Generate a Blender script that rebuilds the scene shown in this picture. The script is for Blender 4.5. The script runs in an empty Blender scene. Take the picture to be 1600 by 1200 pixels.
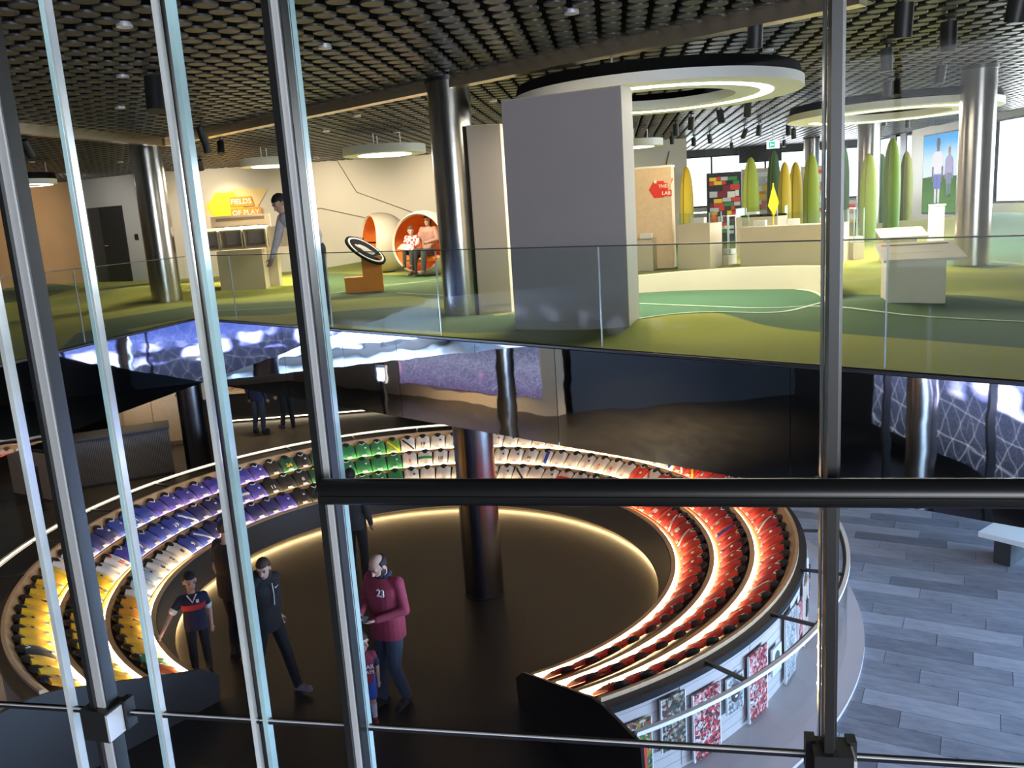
import bpy, bmesh, math, random
import numpy as np
from mathutils import Matrix, Vector
random.seed(7); RS = np.random.RandomState(7)
sc = bpy.context.scene
COL = sc.collection
PI = math.pi
# ------------------------------------------------------------------ camera
FPX = 1330.0; PIT = math.radians(11.5); ROLL = math.asin(.0653); ZC = 5.2
_R0 = np.array([1, 0, 0.]); _U0 = np.array([0, math.sin(PIT), math.cos(PIT)]); _F = np.array([0, math.cos(PIT), -math.sin(PIT)])
_R = math.cos(ROLL)*_R0 - math.sin(ROLL)*_U0; _U = math.cos(ROLL)*_U0 + math.sin(ROLL)*_R0
cam = bpy.data.cameras.new('camera'); camo = bpy.data.objects.new('camera', cam); COL.objects.link(camo)
cam.sensor_fit = 'HORIZONTAL'; cam.sensor_width = 36; cam.lens = 36*FPX/1600; cam.clip_start = .05; cam.clip_end = 200
M = Matrix.Identity(4)
for i in range(3):
    M[i][0] = _R[i]; M[i][1] = _U[i]; M[i][2] = -_F[i]
M[2][3] = ZC
camo.matrix_world = M
sc.camera = camo
# ------------------------------------------------------------------ view, world, big lights
sc.view_settings.view_transform = 'Standard'; sc.view_settings.look = 'None'
sc.view_settings.exposure = 0.4; sc.view_settings.gamma = 1; sc.view_settings.use_curve_mapping = False
w = bpy.data.worlds.new('overcast_sky'); sc.world = w; w.use_nodes = True
bg = w.node_tree.nodes['Background']; bg.inputs[0].default_value = (.86, .93, 1, 1); bg.inputs[1].default_value = 2.0

def area(name, loc, target, sx, sy, power, col=(1, 1, 1), spread=PI):
    l = bpy.data.lights.new(name, 'AREA'); l.shape = 'RECTANGLE'; l.size = sx; l.size_y = sy; l.energy = power; l.color = col; l.spread = spread
    o = bpy.data.objects.new(name, l); COL.objects.link(o); o.location = loc
    o.rotation_euler = (Vector(target)-Vector(loc)).to_track_quat('-Z', 'Y').to_euler()
    return o
def spot(name, loc, target, power, col=(1, .9, .75), ang=60, blend=.6, rad=.05):
    l = bpy.data.lights.new(name, 'SPOT'); l.energy = power; l.color = col; l.spot_size = math.radians(ang); l.spot_blend = blend; l.shadow_soft_size = rad
    o = bpy.data.objects.new(name, l); COL.objects.link(o); o.location = loc
    o.rotation_euler = (Vector(target)-Vector(loc)).to_track_quat('-Z', 'Y').to_euler()
    return o
DAY = (.9, .95, 1)
area('daylight_right_window', (13.75, 18, 5.6), (5, 17, 4.6), 9, 2.2, 700, DAY)
area('daylight_far_window', (9, 31.6, 5.75), (8, 20, 4.6), 8, 1.8, 420, DAY)
area('daylight_low_window', (13.8, 5.5, 1.6), (5, 7, .5), 9.6, 2.4, 3000, (.42, .64, 1))
area('daylight_rear_window', (3.5, -5.2, 5.4), (1.5, 2, 4.6), 7, 2.0, 480, (.92, .95, 1))

# ------------------------------------------------------------------ pixel helpers (1600x1200 frame)
def ray(x, y): return _F + _R*(x-800)/FPX - _U*(y-600)/FPX
def P(x, y, z=0.):
    r = ray(x, y); t = (z-ZC)/r[2]; return np.array([r[0]*t, r[1]*t, z])
def PY(x, y, Y):
    r = ray(x, y); t = Y/r[1]; return np.array([r[0]*t, Y, ZC+r[2]*t])
def proj(p):
    q = np.asarray(p, float)-np.array([0, 0, ZC]); d = q @ _F
    return 800+FPX*(q @ _R)/d, 600-FPX*(q @ _U)/d, d

# ------------------------------------------------------------------ materials
MATS = {}
def mat(name, col=(.8, .8, .8), rough=.6, metal=0., noise=0., nscale=8., bump=0., bscale=60., emit=None, estr=1., spec=.5, sheen=0.):
    if name in MATS: return MATS[name]
    m = bpy.data.materials.new(name); m.use_nodes = True; nt = m.node_tree; N = nt.nodes; L = nt.links
    b = N['Principled BSDF']; b.inputs['Base Color'].default_value = (*col, 1); b.inputs['Roughness'].default_value = rough; b.inputs['Metallic'].default_value = metal
    b.inputs['Specular IOR Level'].default_value = spec
    if sheen: b.inputs['Sheen Weight'].default_value = sheen
    tc = N.new('ShaderNodeTexCoord')
    if noise:
        n = N.new('ShaderNodeTexNoise'); n.inputs['Scale'].default_value = nscale; n.inputs['Detail'].default_value = 5
        r = N.new('ShaderNodeValToRGB')
        r.color_ramp.elements[0].position = .3; r.color_ramp.elements[1].position = .7
        r.color_ramp.elements[0].color = (*[max(0, c*(1-noise)) for c in col], 1); r.color_ramp.elements[1].color = (*[min(1, c*(1+noise)) for c in col], 1)
        L.new(tc.outputs['Object'], n.inputs['Vector']); L.new(n.outputs['Fac'], r.inputs['Fac']); L.new(r.outputs['Color'], b.inputs['Base Color'])
    if bump:
        n2 = N.new('ShaderNodeTexNoise'); n2.inputs['Scale'].default_value = bscale; n2.inputs['Detail'].default_value = 3
        bp = N.new('ShaderNodeBump'); bp.inputs['Strength'].default_value = bump; bp.inputs['Distance'].default_value = .01
        L.new(tc.outputs['Object'], n2.inputs['Vector']); L.new(n2.outputs['Fac'], bp.inputs['Height']); L.new(bp.outputs['Normal'], b.inputs['Normal'])
    if emit is not None:
        b.inputs['Emission Color'].default_value = (*emit, 1); b.inputs['Emission Strength'].default_value = estr
    MATS[name] = m; return m

def glass_mat(name, tint=(.93, .97, .95), fres=.02, refl=1.0, rough=0.0, graze=.4):
    m = bpy.data.materials.new(name); m.use_nodes = True; nt = m.node_tree; N = nt.nodes; L = nt.links
    N.remove(N['Principled BSDF']); out = N['Material Output']
    t = N.new('ShaderNodeBsdfTransparent'); t.inputs[0].default_value = (*tint, 1)
    g = N.new('ShaderNodeBsdfGlossy'); g.inputs['Roughness'].default_value = rough; g.inputs[0].default_value = (refl, refl, refl, 1)
    lw = N.new('ShaderNodeLayerWeight'); lw.inputs[0].default_value = .5
    pw = N.new('ShaderNodeMath'); pw.operation = 'POWER'; pw.inputs[1].default_value = 4.0; L.new(lw.outputs['Facing'], pw.inputs[0])
    f = N.new('ShaderNodeMath'); f.operation = 'MULTIPLY_ADD'; f.use_clamp = True; f.inputs[1].default_value = graze; f.inputs[2].default_value = fres; L.new(pw.outputs[0], f.inputs[0])
    mx = N.new('ShaderNodeMixShader'); L.new(f.outputs[0], mx.inputs[0]); L.new(t.outputs[0], mx.inputs[1]); L.new(g.outputs[0], mx.inputs[2]); L.new(mx.outputs[0], out.inputs[0])
    MATS[name] = m; return m

mat('steel', (.42, .40, .37), .24, 1, .12, 3); mat('dark_steel', (.10, .10, .10), .35, 1); mat('post_black', (.012, .012, .013), .4)
mat('brushed', (.78, .79, .82), .4, .45); mat('glass_edge', (.42, .62, .66), .12, .0, .3, 3, spec=1); mat('glass_edge_white', (.75, .83, .88), .15, .3, .25, 4, spec=1)
mat('rail_black', (.008, .008, .009), .32); mat('ceil_back', (.006, .006, .006), .95, spec=.1); mat('ceil_disc', (.060, .056, .050), .4, .2)
mat('white_paint', (.78, .76, .72), .5); mat('cream', (.60, .52, .40), .55, 0, .05, 2); mat('wall_cream', (.66, .62, .54), .7, 0, .04, .7)
mat('lilac_panel', (.37, .325, .30), .62, 0, .03, 1); mat('door_dark', (.02, .021, .021), .4); mat('wall_grey', (.40, .40, .39), .7, 0, .05, 1); mat('wall_tan', (.42, .30, .18), .7, 0, .06, 1)
mat('wall_dark', (.012, .012, .014), .55); mat('concrete', (.38, .36, .33), .8, 0, .1, 2); mat('line_dark', (.22, .17, .11), .7)
mat('maple', (.62, .43, .25), .42, 0, .08, 14); mat('maple_pale', (.72, .55, .36), .45, 0, .06, 14); mat('tier_dark', (.014, .013, .012), .5); mat('rim_black', (.012, .012, .013), .35)
mat('end_grey', (.05, .05, .05), .5); mat('led_warm', (1, .8, .5), .5, emit=(1, .74, .42), estr=60); mat('led_floor', (1, .8, .5), .5, emit=(1, .66, .3), estr=30)
mat('led_line', (1, .9, .7), .5, emit=(1, .82, .55), estr=4.5); mat('lamp_glow', (1, 1, 1), .5, emit=(1, .9, .72), estr=9); mat('lamp_white', (.8, .8, .77), .5)
mat('orange', (.75, .27, .04), .5, 0, .06, 8); mat('orange_in', (.80, .26, .05), .7, 0, .06, 8); mat('egg_white', (.60, .52, .41), .5, 0, .04, 4)
mat('sign_yellow', (.95, .66, .02), .6); mat('sign_orange', (.85, .33, .03), .6); mat('sign_red', (.78, .05, .03), .5); mat('sign_red_pale', (.80, .25, .14), .6); mat('white_print', (.85, .85, .82), .6)
mat('black_print', (.02, .02, .02), .6); mat('grey_print', (.3, .3, .3), .6); mat('exit_green', (.02, .35, .25), .5, emit=(.05, .6, .45), estr=.6); mat('exit_white', (.9, .9, .9), .5, emit=(.9, 1, .95), estr=.8)
mat('fixture_black', (.015, .015, .015), .45); mat('frame_black', (.012, .012, .012), .5); mat('bead', (.9, .9, .9), .3)
mat('card_white', (.85, .82, .76), .6); mat('neck_black', (.01, .009, .008), .6); mat('plinth_white', (.46, .41, .40), .6, 0, .04, 2)
mat('rib_grey', (.17, .17, .18), .45, .3); mat('rib_dark', (.04, .04, .045), .6); mat('bench_dark', (.03, .03, .03), .6); mat('bench_top', (.80, .84, .82), .4)
mat('skin', (.55, .34, .25), .55, 0, .06, 20); mat('skin_dark', (.36, .2, .14), .55, 0, .06, 20); mat('hair_black', (.012, .010, .009), .7, 0, .2, 60); mat('hair_brown', (.05, .025, .015), .7, 0, .2, 60)
mat('eye_dark', (.01, .01, .01), .2); mat('lip', (.40, .16, .13), .5)
glass_mat('glass_clear', (.97, .985, .98), .015); glass_mat('glass_rail', (.94, .98, .965), .004, graze=.08); glass_mat('glass_near', (.985, .99, .99), .0025, graze=.2)
glass_mat('glass_pane', (.95, .97, .98), .02)

def mirror_mat():
    m = bpy.data.materials.new('mirror_foil'); m.use_nodes = True; N = m.node_tree.nodes; L = m.node_tree.links
    b = N['Principled BSDF']; b.inputs['Base Color'].default_value = (.80, .81, .84, 1); b.inputs['Metallic'].default_value = 1; b.inputs['Roughness'].default_value = .02
    tc = N.new('ShaderNodeTexCoord'); mp = N.new('ShaderNodeMapping'); mp.inputs['Scale'].default_value = (1.2, 1.2, 2.6)
    n = N.new('ShaderNodeTexNoise'); n.inputs['Scale'].default_value = 1.6; n.inputs['Detail'].default_value = 1.0
    bp = N.new('ShaderNodeBump'); bp.inputs['Strength'].default_value = 1; bp.inputs['Distance'].default_value = .0010
    L.new(tc.outputs['Object'], mp.inputs[0]); L.new(mp.outputs[0], n.inputs['Vector']); L.new(n.outputs['Fac'], bp.inputs['Height']); L.new(bp.outputs['Normal'], b.inputs['Normal'])
    MATS['mirror'] = m
mirror_mat()

# ------------------------------------------------------------------ mesh helpers
class G:
    """collects shapes into one mesh"""
    def __init__(s): s.v = []; s.f = []; s.mi = []
    def add(s, vs, fs, mi=0):
        o = len(s.v); s.v.extend([tuple(map(float, v)) for v in vs]); s.f.extend([tuple(i+o for i in f) for f in fs]); s.mi.extend([mi]*len(fs)); return s
    def box(s, c, size, rot=0., mi=0):
        x, y, z = [d/2 for d in size]; cr, sr = math.cos(rot), math.sin(rot); vs = []
        for dx, dy, dz in ((-x, -y, -z), (x, -y, -z), (x, y, -z), (-x, y, -z), (-x, -y, z), (x, -y, z), (x, y, z), (-x, y, z)):
            vs.append((c[0]+dx*cr-dy*sr, c[1]+dx*sr+dy*cr, c[2]+dz))
        return s.add(vs, [(0, 3, 2, 1), (4, 5, 6, 7), (0, 1, 5, 4), (1, 2, 6, 5), (2, 3, 7, 6), (3, 0, 4, 7)], mi)
    def prism(s, pts, z0, z1, mi=0):
        n = len(pts); vs = [(p[0], p[1], z0) for p in pts]+[(p[0], p[1], z1) for p in pts]
        a = sum(pts[i][0]*pts[(i+1) % n][1]-pts[(i+1) % n][0]*pts[i][1] for i in range(n))
        fs = [tuple(range(n-1, -1, -1)), tuple(range(n, 2*n))]+[(i, (i+1) % n, n+(i+1) % n, n+i) for i in range(n)]
        if a < 0: fs = [tuple(reversed(f)) for f in fs]
        return s.add(vs, fs, mi)
    def tube(s, pts, r, n=8, mi=0, cap=True):
        pts = [Vector(p) for p in pts]; rs = r if isinstance(r, (list, tuple)) else [r]*len(pts); vs = []; fs = []
        for i, p in enumerate(pts):
            d = (pts[min(i+1, len(pts)-1)]-pts[max(i-1, 0)]).normalized(); u = d.orthogonal().normalized() if i == 0 else (u-d*u.dot(d)).normalized(); v = d.cross(u)
            for k in range(n):
                a = 2*PI*k/n; vs.append(p+u*(rs[i]*math.cos(a))+v*(rs[i]*math.sin(a)))
        for i in range(len(pts)-1):
            for k in range(n): fs.append((i*n+k, i*n+(k+1) % n, (i+1)*n+(k+1) % n, (i+1)*n+k))
        if cap: fs += [tuple(reversed(range(n))), tuple(range((len(pts)-1)*n, len(pts)*n))]
        return s.add(vs, fs, mi)
    def lathe(s, prof, n=24, c=(0, 0, 0), mi=0, sx=1., sy=1., cap=True):
        vs = []; fs = []; m = len(prof)
        for k in range(n):
            a = 2*PI*k/n
            for r, z in prof: vs.append((c[0]+r*math.cos(a)*sx, c[1]+r*math.sin(a)*sy, c[2]+z))
        for k in range(n):
            for j in range(m-1):
                a, b_ = k*m+j, ((k+1) % n)*m+j; fs.append((a, b_, b_+1, a+1))
        if cap and prof[0][0] > 1e-6: fs.append(tuple(k*m for k in reversed(range(n))))
        if cap and prof[-1][0] > 1e-6: fs.append(tuple(k*m+m-1 for k in range(n)))
        return s.add(vs, fs, mi)
    def arc(s, prof, c, t0, t1, n, mi=0, closed=True):
        """sweep a closed (r,z) profile around c from t0 to t1 (degrees)"""
        vs = []; fs = []; m = len(prof)
        for k in range(n+1):
            a = math.radians(t0+(t1-t0)*k/n)
            for r, z in prof: vs.append((c[0]+r*math.cos(a), c[1]+r*math.sin(a), z))
        for k in range(n):
            for j in range(m if closed else m-1):
                j2 = (j+1) % m; fs.append((k*m+j, (k+1)*m+j, (k+1)*m+j2, k*m+j2))
        if closed: fs += [tuple(range(m)), tuple(n*m+j for j in reversed(range(m)))]
        return s.add(vs, fs, mi)
    def capsule(s, a, b, ra, rb, n=12, h=4, mi=0):
        a = Vector(a); b = Vector(b); d = b-a
        if d.length < 1e-6: d = Vector((0, 0, 1e-4))
        d.normalize(); pts = []; rs = []
        for i in range(h+1):
            t = (1-i/h)*PI/2; pts.append(a-d*ra*math.sin(t)); rs.append(max(ra*math.cos(t), 1e-4))
        for i in range(h+1):
            t = i/h*PI/2; pts.append(b+d*rb*math.sin(t)); rs.append(max(rb*math.cos(t), 1e-4))
        u = d.orthogonal().normalized(); v = d.cross(u); vs = []; fs = []
        for p, r in zip(pts, rs):
            for k in range(n):
                an = 2*PI*k/n; vs.append(p+u*(r*math.cos(an))+v*(r*math.sin(an)))
        for i in range(len(pts)-1):
            for k in range(n): fs.append((i*n+k, i*n+(k+1) % n, (i+1)*n+(k+1) % n, (i+1)*n+k))
        fs += [tuple(reversed(range(n))), tuple(range((len(pts)-1)*n, len(pts)*n))]
        return s.add(vs, fs, mi)
    def ell(s, c, r, rot=None, nu=14, nv=8, mi=0):
        vs = []; fs = []; c = Vector(c)
        for i in range(nv+1):
            t = PI*i/nv
            for k in range(nu):
                a = 2*PI*k/nu; p = Vector((r[0]*max(math.sin(t), 1e-3)*math.cos(a), r[1]*max(math.sin(t), 1e-3)*math.sin(a), -r[2]*math.cos(t)))
                if rot is not None: p = rot @ p
                vs.append(c+p)
        for i in range(nv):
            for k in range(nu): fs.append((i*nu+k, i*nu+(k+1) % nu, (i+1)*nu+(k+1) % nu, (i+1)*nu+k))
        fs += [tuple(reversed(range(nu))), tuple(range(nv*nu, (nv+1)*nu))]
        return s.add(vs, fs, mi)
    def loft(s, rings, n=20, mi=0, pw=2.3):
        """rings: (center, rx, ry, yaw)"""
        vs = []; fs = []
        for c, rx, ry, yaw in rings:
            for k in range(n):
                a = 2*PI*k/n; ca, sa = math.cos(a), math.sin(a)
                x = rx*math.copysign(abs(ca)**(2/pw), ca); y = ry*math.copysign(abs(sa)**(2/pw), sa)
                vs.append((c[0]+x*math.cos(yaw)-y*math.sin(yaw), c[1]+x*math.sin(yaw)+y*math.cos(yaw), c[2]))
        m = len(rings)
        for i in range(m-1):
            for k in range(n): fs.append((i*n+k, i*n+(k+1) % n, (i+1)*n+(k+1) % n, (i+1)*n+k))
        fs += [tuple(reversed(range(n))), tuple(range((m-1)*n, m*n))]
        return s.add(vs, fs, mi)
    def mesh(s, name='m'):
        me = bpy.data.meshes.new(name); me.from_pydata(s.v, [], s.f); me.update()
        if any(s.mi): me.polygons.foreach_set('material_index', s.mi)
        return me

def shade(me, ang=40):
    n = len(me.polygons)
    if n: me.polygons.foreach_set('use_smooth', [True]*n)
    try: me.set_sharp_from_angle(angle=math.radians(ang))
    except Exception: pass
    return me
def link(name, me, m, parent=None, smooth=True, mats=None):
    if isinstance(me, G): me = me.mesh(name)
    if smooth: shade(me)
    for q in (mats or [m]): me.materials.append(MATS[q] if isinstance(q, str) else q)
    o = bpy.data.objects.new(name, me); COL.objects.link(o)
    if parent is not None: o.parent = parent
    return o
def tag(o, label=None, cat=None, group=None, kind=None):
    if label: o['label'] = label
    if cat: o['category'] = cat
    if group: o['group'] = group
    if kind: o['kind'] = kind
    return o
def thing(name, label, cat, loc=(0, 0, 0), rz=0., group=None):
    o = bpy.data.objects.new(name, None); COL.objects.link(o); o.empty_display_size = .1
    o.location = [float(v) for v in loc]; o.rotation_euler = (0, 0, rz); return tag(o, label, cat, group)
def struct(name, g, m, parent=None, smooth=False, label=None):
    o = link(name, g, m, parent, smooth)
    if parent is None: o['kind'] = 'structure'
    if label: o['label'] = label
    return o
def inst(o, parent=None, **kw):
    c = o.copy(); COL.objects.link(c)
    if parent is not None: c.parent = parent
    return c
_txt = {}
def text_mesh(s, size=1., ext=.01):
    k = (s, size, ext)
    if k in _txt: return _txt[k].copy()
    cu = bpy.data.curves.new('t', 'FONT'); cu.body = s; cu.size = size; cu.extrude = ext; cu.align_x = 'CENTER'; cu.align_y = 'CENTER'; cu.resolution_u = 3; cu.offset = size*.015
    o = bpy.data.objects.new('t', cu); COL.objects.link(o)
    dg = bpy.context.evaluated_depsgraph_get(); me = bpy.data.meshes.new_from_object(o.evaluated_get(dg))
    bpy.data.objects.remove(o); bpy.data.curves.remove(cu); me.materials.clear(); _txt[k] = me
    return me.copy()
def remesh(g, vox=.01, smooth=4, name='m'):
    me = g.mesh('tmp'); o = bpy.data.objects.new('tmp', me); COL.objects.link(o)
    r = o.modifiers.new('r', 'REMESH'); r.mode = 'VOXEL'; r.voxel_size = vox
    if smooth: q = o.modifiers.new('s', 'SMOOTH'); q.iterations = smooth; q.factor = .5
    dg = bpy.context.evaluated_depsgraph_get(); out = bpy.data.meshes.new_from_object(o.evaluated_get(dg)); out.name = name
    bpy.data.objects.remove(o); bpy.data.meshes.remove(me)
    out.polygons.foreach_set('use_smooth', [True]*len(out.polygons)); return out
def frame(o, org, ux, uy, uz):
    m = Matrix.Identity(4)
    for i in range(3): m[i][0] = ux[i]; m[i][1] = uy[i]; m[i][2] = uz[i]; m[i][3] = org[i]
    o.matrix_world = m; return o

# ------------------------------------------------------------------ plan of the place
ZU = 3.9; ZS = 2.9; ZCE = 6.9          # upper floor, soffit, ceiling
CORN = np.array([-4.8, 13.1]); ER = np.array([3.34, 5.42]); EL = np.array([-5.66, 9.4])
dR = (ER-CORN)/np.linalg.norm(ER-CORN); nR = np.array([dR[1], -dR[0]])     # towards the void
dL = (EL-CORN)/np.linalg.norm(EL-CORN); nL = np.array([-dL[1], dL[0]])
RC = np.array([-1.45, 11.3]); TH0, TH1 = -66.2, 230.4                       # shirt ring centre and arc
HILLS = [(-7.6, 18.4, 2.2, 1.3, .22), (-5.4, 20.6, 2.2, 1.4, .10), (0.2, 9.7, 1.3, .6, .16), (1.9, 8.75, .9, .45, .14), (5.6, 10.8, 1.8, .9, .16),
         (-2.0, 23.0, 2.6, 1.0, .35), (4.2, 9.2, 1.2, .5, .1), (8.8, 17.0, 1.8, 2.0, .2), (-10.5, 15.0, 2.0, 1.5, .3), (11.5, 19.5, 1.8, 3, .5), (9.5, 24, 3, 3, .35)]
def hill(x, y):
    h = 0.
    for cx, cy, sx, sy, a in HILLS: h = h+a*np.exp(-((x-cx)/sx)**2-((y-cy)/sy)**2)
    t = (np.asarray(x)-CORN[0])*(-nR[0])+(np.asarray(y)-CORN[1])*(-nR[1])
    e = np.clip(t/1.3, 0, 1); return h*e*e*(3-2*e)
def zup(x, y): return ZU+float(hill(x, y))
def PU(px, py):
    z = ZU
    for _ in range(25): q = P(px, py, z); z = .5*z+.5*zup(q[0], q[1])
    return P(px, py, z)
# ================================================================== STRUCTURE
# lower floor: one slate, warm dim sub-floor and cold lit slabs, light put into their colours
def stone_mat(name, c1, c2, rough, sc1=3., stretch=(1, 1, 1), bump=.15):
    m = bpy.data.materials.new(name); m.use_nodes = True; N = m.node_tree.nodes; L = m.node_tree.links; b = N['Principled BSDF']
    tc = N.new('ShaderNodeTexCoord'); mp = N.new('ShaderNodeMapping'); mp.inputs['Scale'].default_value = stretch; mp.inputs['Rotation'].default_value = (0, 0, .51)
    n = N.new('ShaderNodeTexNoise'); n.inputs['Scale'].default_value = sc1; n.inputs['Detail'].default_value = 8; n.inputs['Roughness'].default_value = .65
    oi = N.new('ShaderNodeObjectInfo'); ad = N.new('ShaderNodeMath'); ad.operation = 'MULTIPLY_ADD'; ad.inputs[1].default_value = .45; ad.inputs[2].default_value = -.22
    sm = N.new('ShaderNodeMath'); sm.operation = 'ADD'; sm.use_clamp = True
    r = N.new('ShaderNodeValToRGB'); r.color_ramp.elements[0].position = .25; r.color_ramp.elements[1].position = .8
    r.color_ramp.elements[0].color = (*c1, 1); r.color_ramp.elements[1].color = (*c2, 1)
    rr = N.new('ShaderNodeMapRange'); rr.inputs[3].default_value = rough-.08; rr.inputs[4].default_value = rough+.14
    bp = N.new('ShaderNodeBump'); bp.inputs['Strength'].default_value = bump; bp.inputs['Distance'].default_value = .008
    L.new(tc.outputs['Object'], mp.inputs[0]); L.new(mp.outputs[0], n.inputs['Vector']); L.new(oi.outputs['Random'], ad.inputs[0]); L.new(n.outputs['Fac'], sm.inputs[0]); L.new(ad.outputs[0], sm.inputs[1])
    L.new(sm.outputs[0], r.inputs['Fac']); L.new(r.outputs['Color'], b.inputs['Base Color']); L.new(n.outputs['Fac'], rr.inputs[0]); L.new(rr.outputs[0], b.inputs['Roughness']); L.new(n.outputs['Fac'], bp.inputs['Height']); L.new(bp.outputs['Normal'], b.inputs['Normal'])
    MATS[name] = m
stone_mat('slate', (.15, .165, .20), (.36, .385, .44), .28, 3.2, (1, 3.5, 1))
stone_mat('slate_dim', (.017, .0145, .011), (.036, .030, .021), .32, 1.6, (1, 2.2, 1))
stone_mat('slate_gap', (.03, .03, .032), (.05, .05, .055), .6)

fl = struct('floor', G().box((-2.5, 12, -.06), (36, 30, .12)), 'slate_dim', label='slate floor of the lower hall with dim warm light in its colour')
sd = np.array([math.cos(-.51), math.sin(-.51)]); sn = np.array([-sd[1], sd[0]])      # slab run and across
bed = [P(1310, 792), P(1320, 900), P(1345, 990), P(1310, 1080), P(1230, 1200), P(1200, 1330), P(1700, 1330), P(1720, 800)]
bx = [(RC[0]+6.0*math.cos(math.radians(a)), RC[1]+6.0*math.sin(math.radians(a))) for a in (12, 0, -12, -24, -36, -48, -60)]
slab_me = None
SW, SL = .30, 1.25
def in_slate(x, y):
    return math.hypot(x-RC[0], y-RC[1]) > 5.25 and x > 1.0 and y < 15.5 and x < 12.5 and y > 2.4
me = G().box((0, 0, .004), (SL-.006, SW-.005, .012)).mesh('slab'); me.materials.append(MATS['slate']); MES_SLAB = me
cnt = 0
cands = []
for j in range(-60, 60):
    for i in range(-14, 14):
        off = (j*37 % 10)/10*SL
        s_ = i*SL+off; t_ = j*SW
        c = np.array([6., 9.])+sd*s_+sn*t_
        if in_slate(c[0], c[1]):
            u, v, d = proj((c[0], c[1], 0))
            if -60 < v < 1330 and 1180 < u < 1720: cands.append((d, c))
cands.sort(key=lambda q: q[0])
for d, c in cands[:290]:
    o = bpy.data.objects.new('slate_slab', MES_SLAB); COL.objects.link(o); o.parent = fl; o.location = (c[0], c[1], 0); o.rotation_euler = (0, 0, -.51)

# ---------------- carpet on the upper floor
def poly_sd(px, py, poly):
    """signed distance, positive inside"""
    inside = np.zeros(px.shape, bool); d = np.full(px.shape, 1e9); n = len(poly)
    for i in range(n):
        x0, y0 = poly[i][:2]; x1, y1 = poly[(i+1) % n][:2]
        dx, dy = x1-x0, y1-y0; t = np.clip(((px-x0)*dx+(py-y0)*dy)/(dx*dx+dy*dy+1e-12), 0, 1)
        d = np.minimum(d, np.hypot(px-x0-t*dx, py-y0-t*dy))
        c = ((y0 > py) != (y1 > py)) & (px < (x1-x0)*(py-y0)/(y1-y0+1e-12)+x0); inside ^= c
    return np.where(inside, d, -d)
def wp(*pts): return [P(x, y, ZU)[:2] for x, y in pts]
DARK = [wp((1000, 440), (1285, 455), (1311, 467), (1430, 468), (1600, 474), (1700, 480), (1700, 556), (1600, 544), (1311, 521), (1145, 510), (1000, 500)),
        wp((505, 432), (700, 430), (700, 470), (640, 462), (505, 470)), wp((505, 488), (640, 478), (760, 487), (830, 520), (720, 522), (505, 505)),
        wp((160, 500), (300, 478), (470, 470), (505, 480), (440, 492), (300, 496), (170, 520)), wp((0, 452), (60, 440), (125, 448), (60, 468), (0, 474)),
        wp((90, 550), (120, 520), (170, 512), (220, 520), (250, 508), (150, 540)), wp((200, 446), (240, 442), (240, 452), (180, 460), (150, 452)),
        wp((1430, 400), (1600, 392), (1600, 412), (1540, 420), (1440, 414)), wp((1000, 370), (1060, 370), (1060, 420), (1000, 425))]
ccx = None
def fit_circle(pts):
    Q = np.array(pts); A = np.c_[2*Q, np.ones(len(Q))]; s = np.linalg.lstsq(A, (Q**2).sum(1), rcond=None)[0]; c = s[:2]; return c, math.sqrt(s[2]+c@c)
CIR, CIRR = fit_circle(wp((1264, 460), (1281, 468), (1257, 490), (1145, 507), (1075, 511), (1040, 512)))
def carpet_mat():
    m = bpy.data.materials.new('carpet'); m.use_nodes = True; N = m.node_tree.nodes; L = m.node_tree.links; b = N['Principled BSDF']
    b.inputs['Roughness'].default_value = .9; b.inputs['Specular IOR Level'].default_value = .1; b.inputs['Sheen Weight'].default_value = .15
    tc = N.new('ShaderNodeTexCoord'); n = N.new('ShaderNodeTexNoise'); n.inputs['Scale'].default_value = 220; n.inputs['Detail'].default_value = 2
    L.new(tc.outputs['Object'], n.inputs['Vector'])
    def attr(nm):
        a = N.new('ShaderNodeAttribute'); a.attribute_name = nm
        r = N.new('ShaderNodeMapRange'); r.inputs[1].default_value = -.02; r.inputs[2].default_value = .02; L.new(a.outputs['Fac'], r.inputs[0]); return r.outputs[0]
    def mix(f, c0, c1):
        x = N.new('ShaderNodeMix'); x.data_type = 'RGBA'; L.new(f, x.inputs[0])
        for k, c in ((6, c0), (7, c1)):
            if isinstance(c, tuple): x.inputs[k].default_value = (*c, 1)
            else: L.new(c, x.inputs[k])
        return x.outputs[2]
    big = N.new('ShaderNodeTexNoise'); big.inputs['Scale'].default_value = .35; big.inputs['Detail'].default_value = 0; L.new(tc.outputs['Object'], big.inputs['Vector'])
    st = N.new('ShaderNodeMapRange'); st.inputs[1].default_value = .5; st.inputs[2].default_value = .515; L.new(big.outputs['Fac'], st.inputs[0])
    base = mix(st.outputs[0], (.38, .37, .040), (.30, .32, .042))
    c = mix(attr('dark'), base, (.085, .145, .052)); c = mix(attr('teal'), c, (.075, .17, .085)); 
    mm = N.new('ShaderNodeMix'); mm.data_type = 'RGBA'; mm.blend_type = 'MULTIPLY'; mm.inputs[0].default_value = .55
    rp = N.new('ShaderNodeValToRGB'); rp.color_ramp.elements[0].position = .3; rp.color_ramp.elements[1].position = .65; rp.color_ramp.elements[0].color = (.4, .4, .4, 1); L.new(n.outputs['Fac'], rp.inputs[0])
    L.new(c, mm.inputs[6]); L.new(rp.outputs[0], mm.inputs[7]); L.new(mm.outputs[2], b.inputs['Base Color'])
    bp = N.new('ShaderNodeBump'); bp.inputs['Strength'].default_value = .6; bp.inputs['Distance'].default_value = .01; L.new(n.outputs['Fac'], bp.inputs['Height']); L.new(bp.outputs['Normal'], b.inputs['Normal'])
    MATS['carpet'] = m
carpet_mat()
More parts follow.
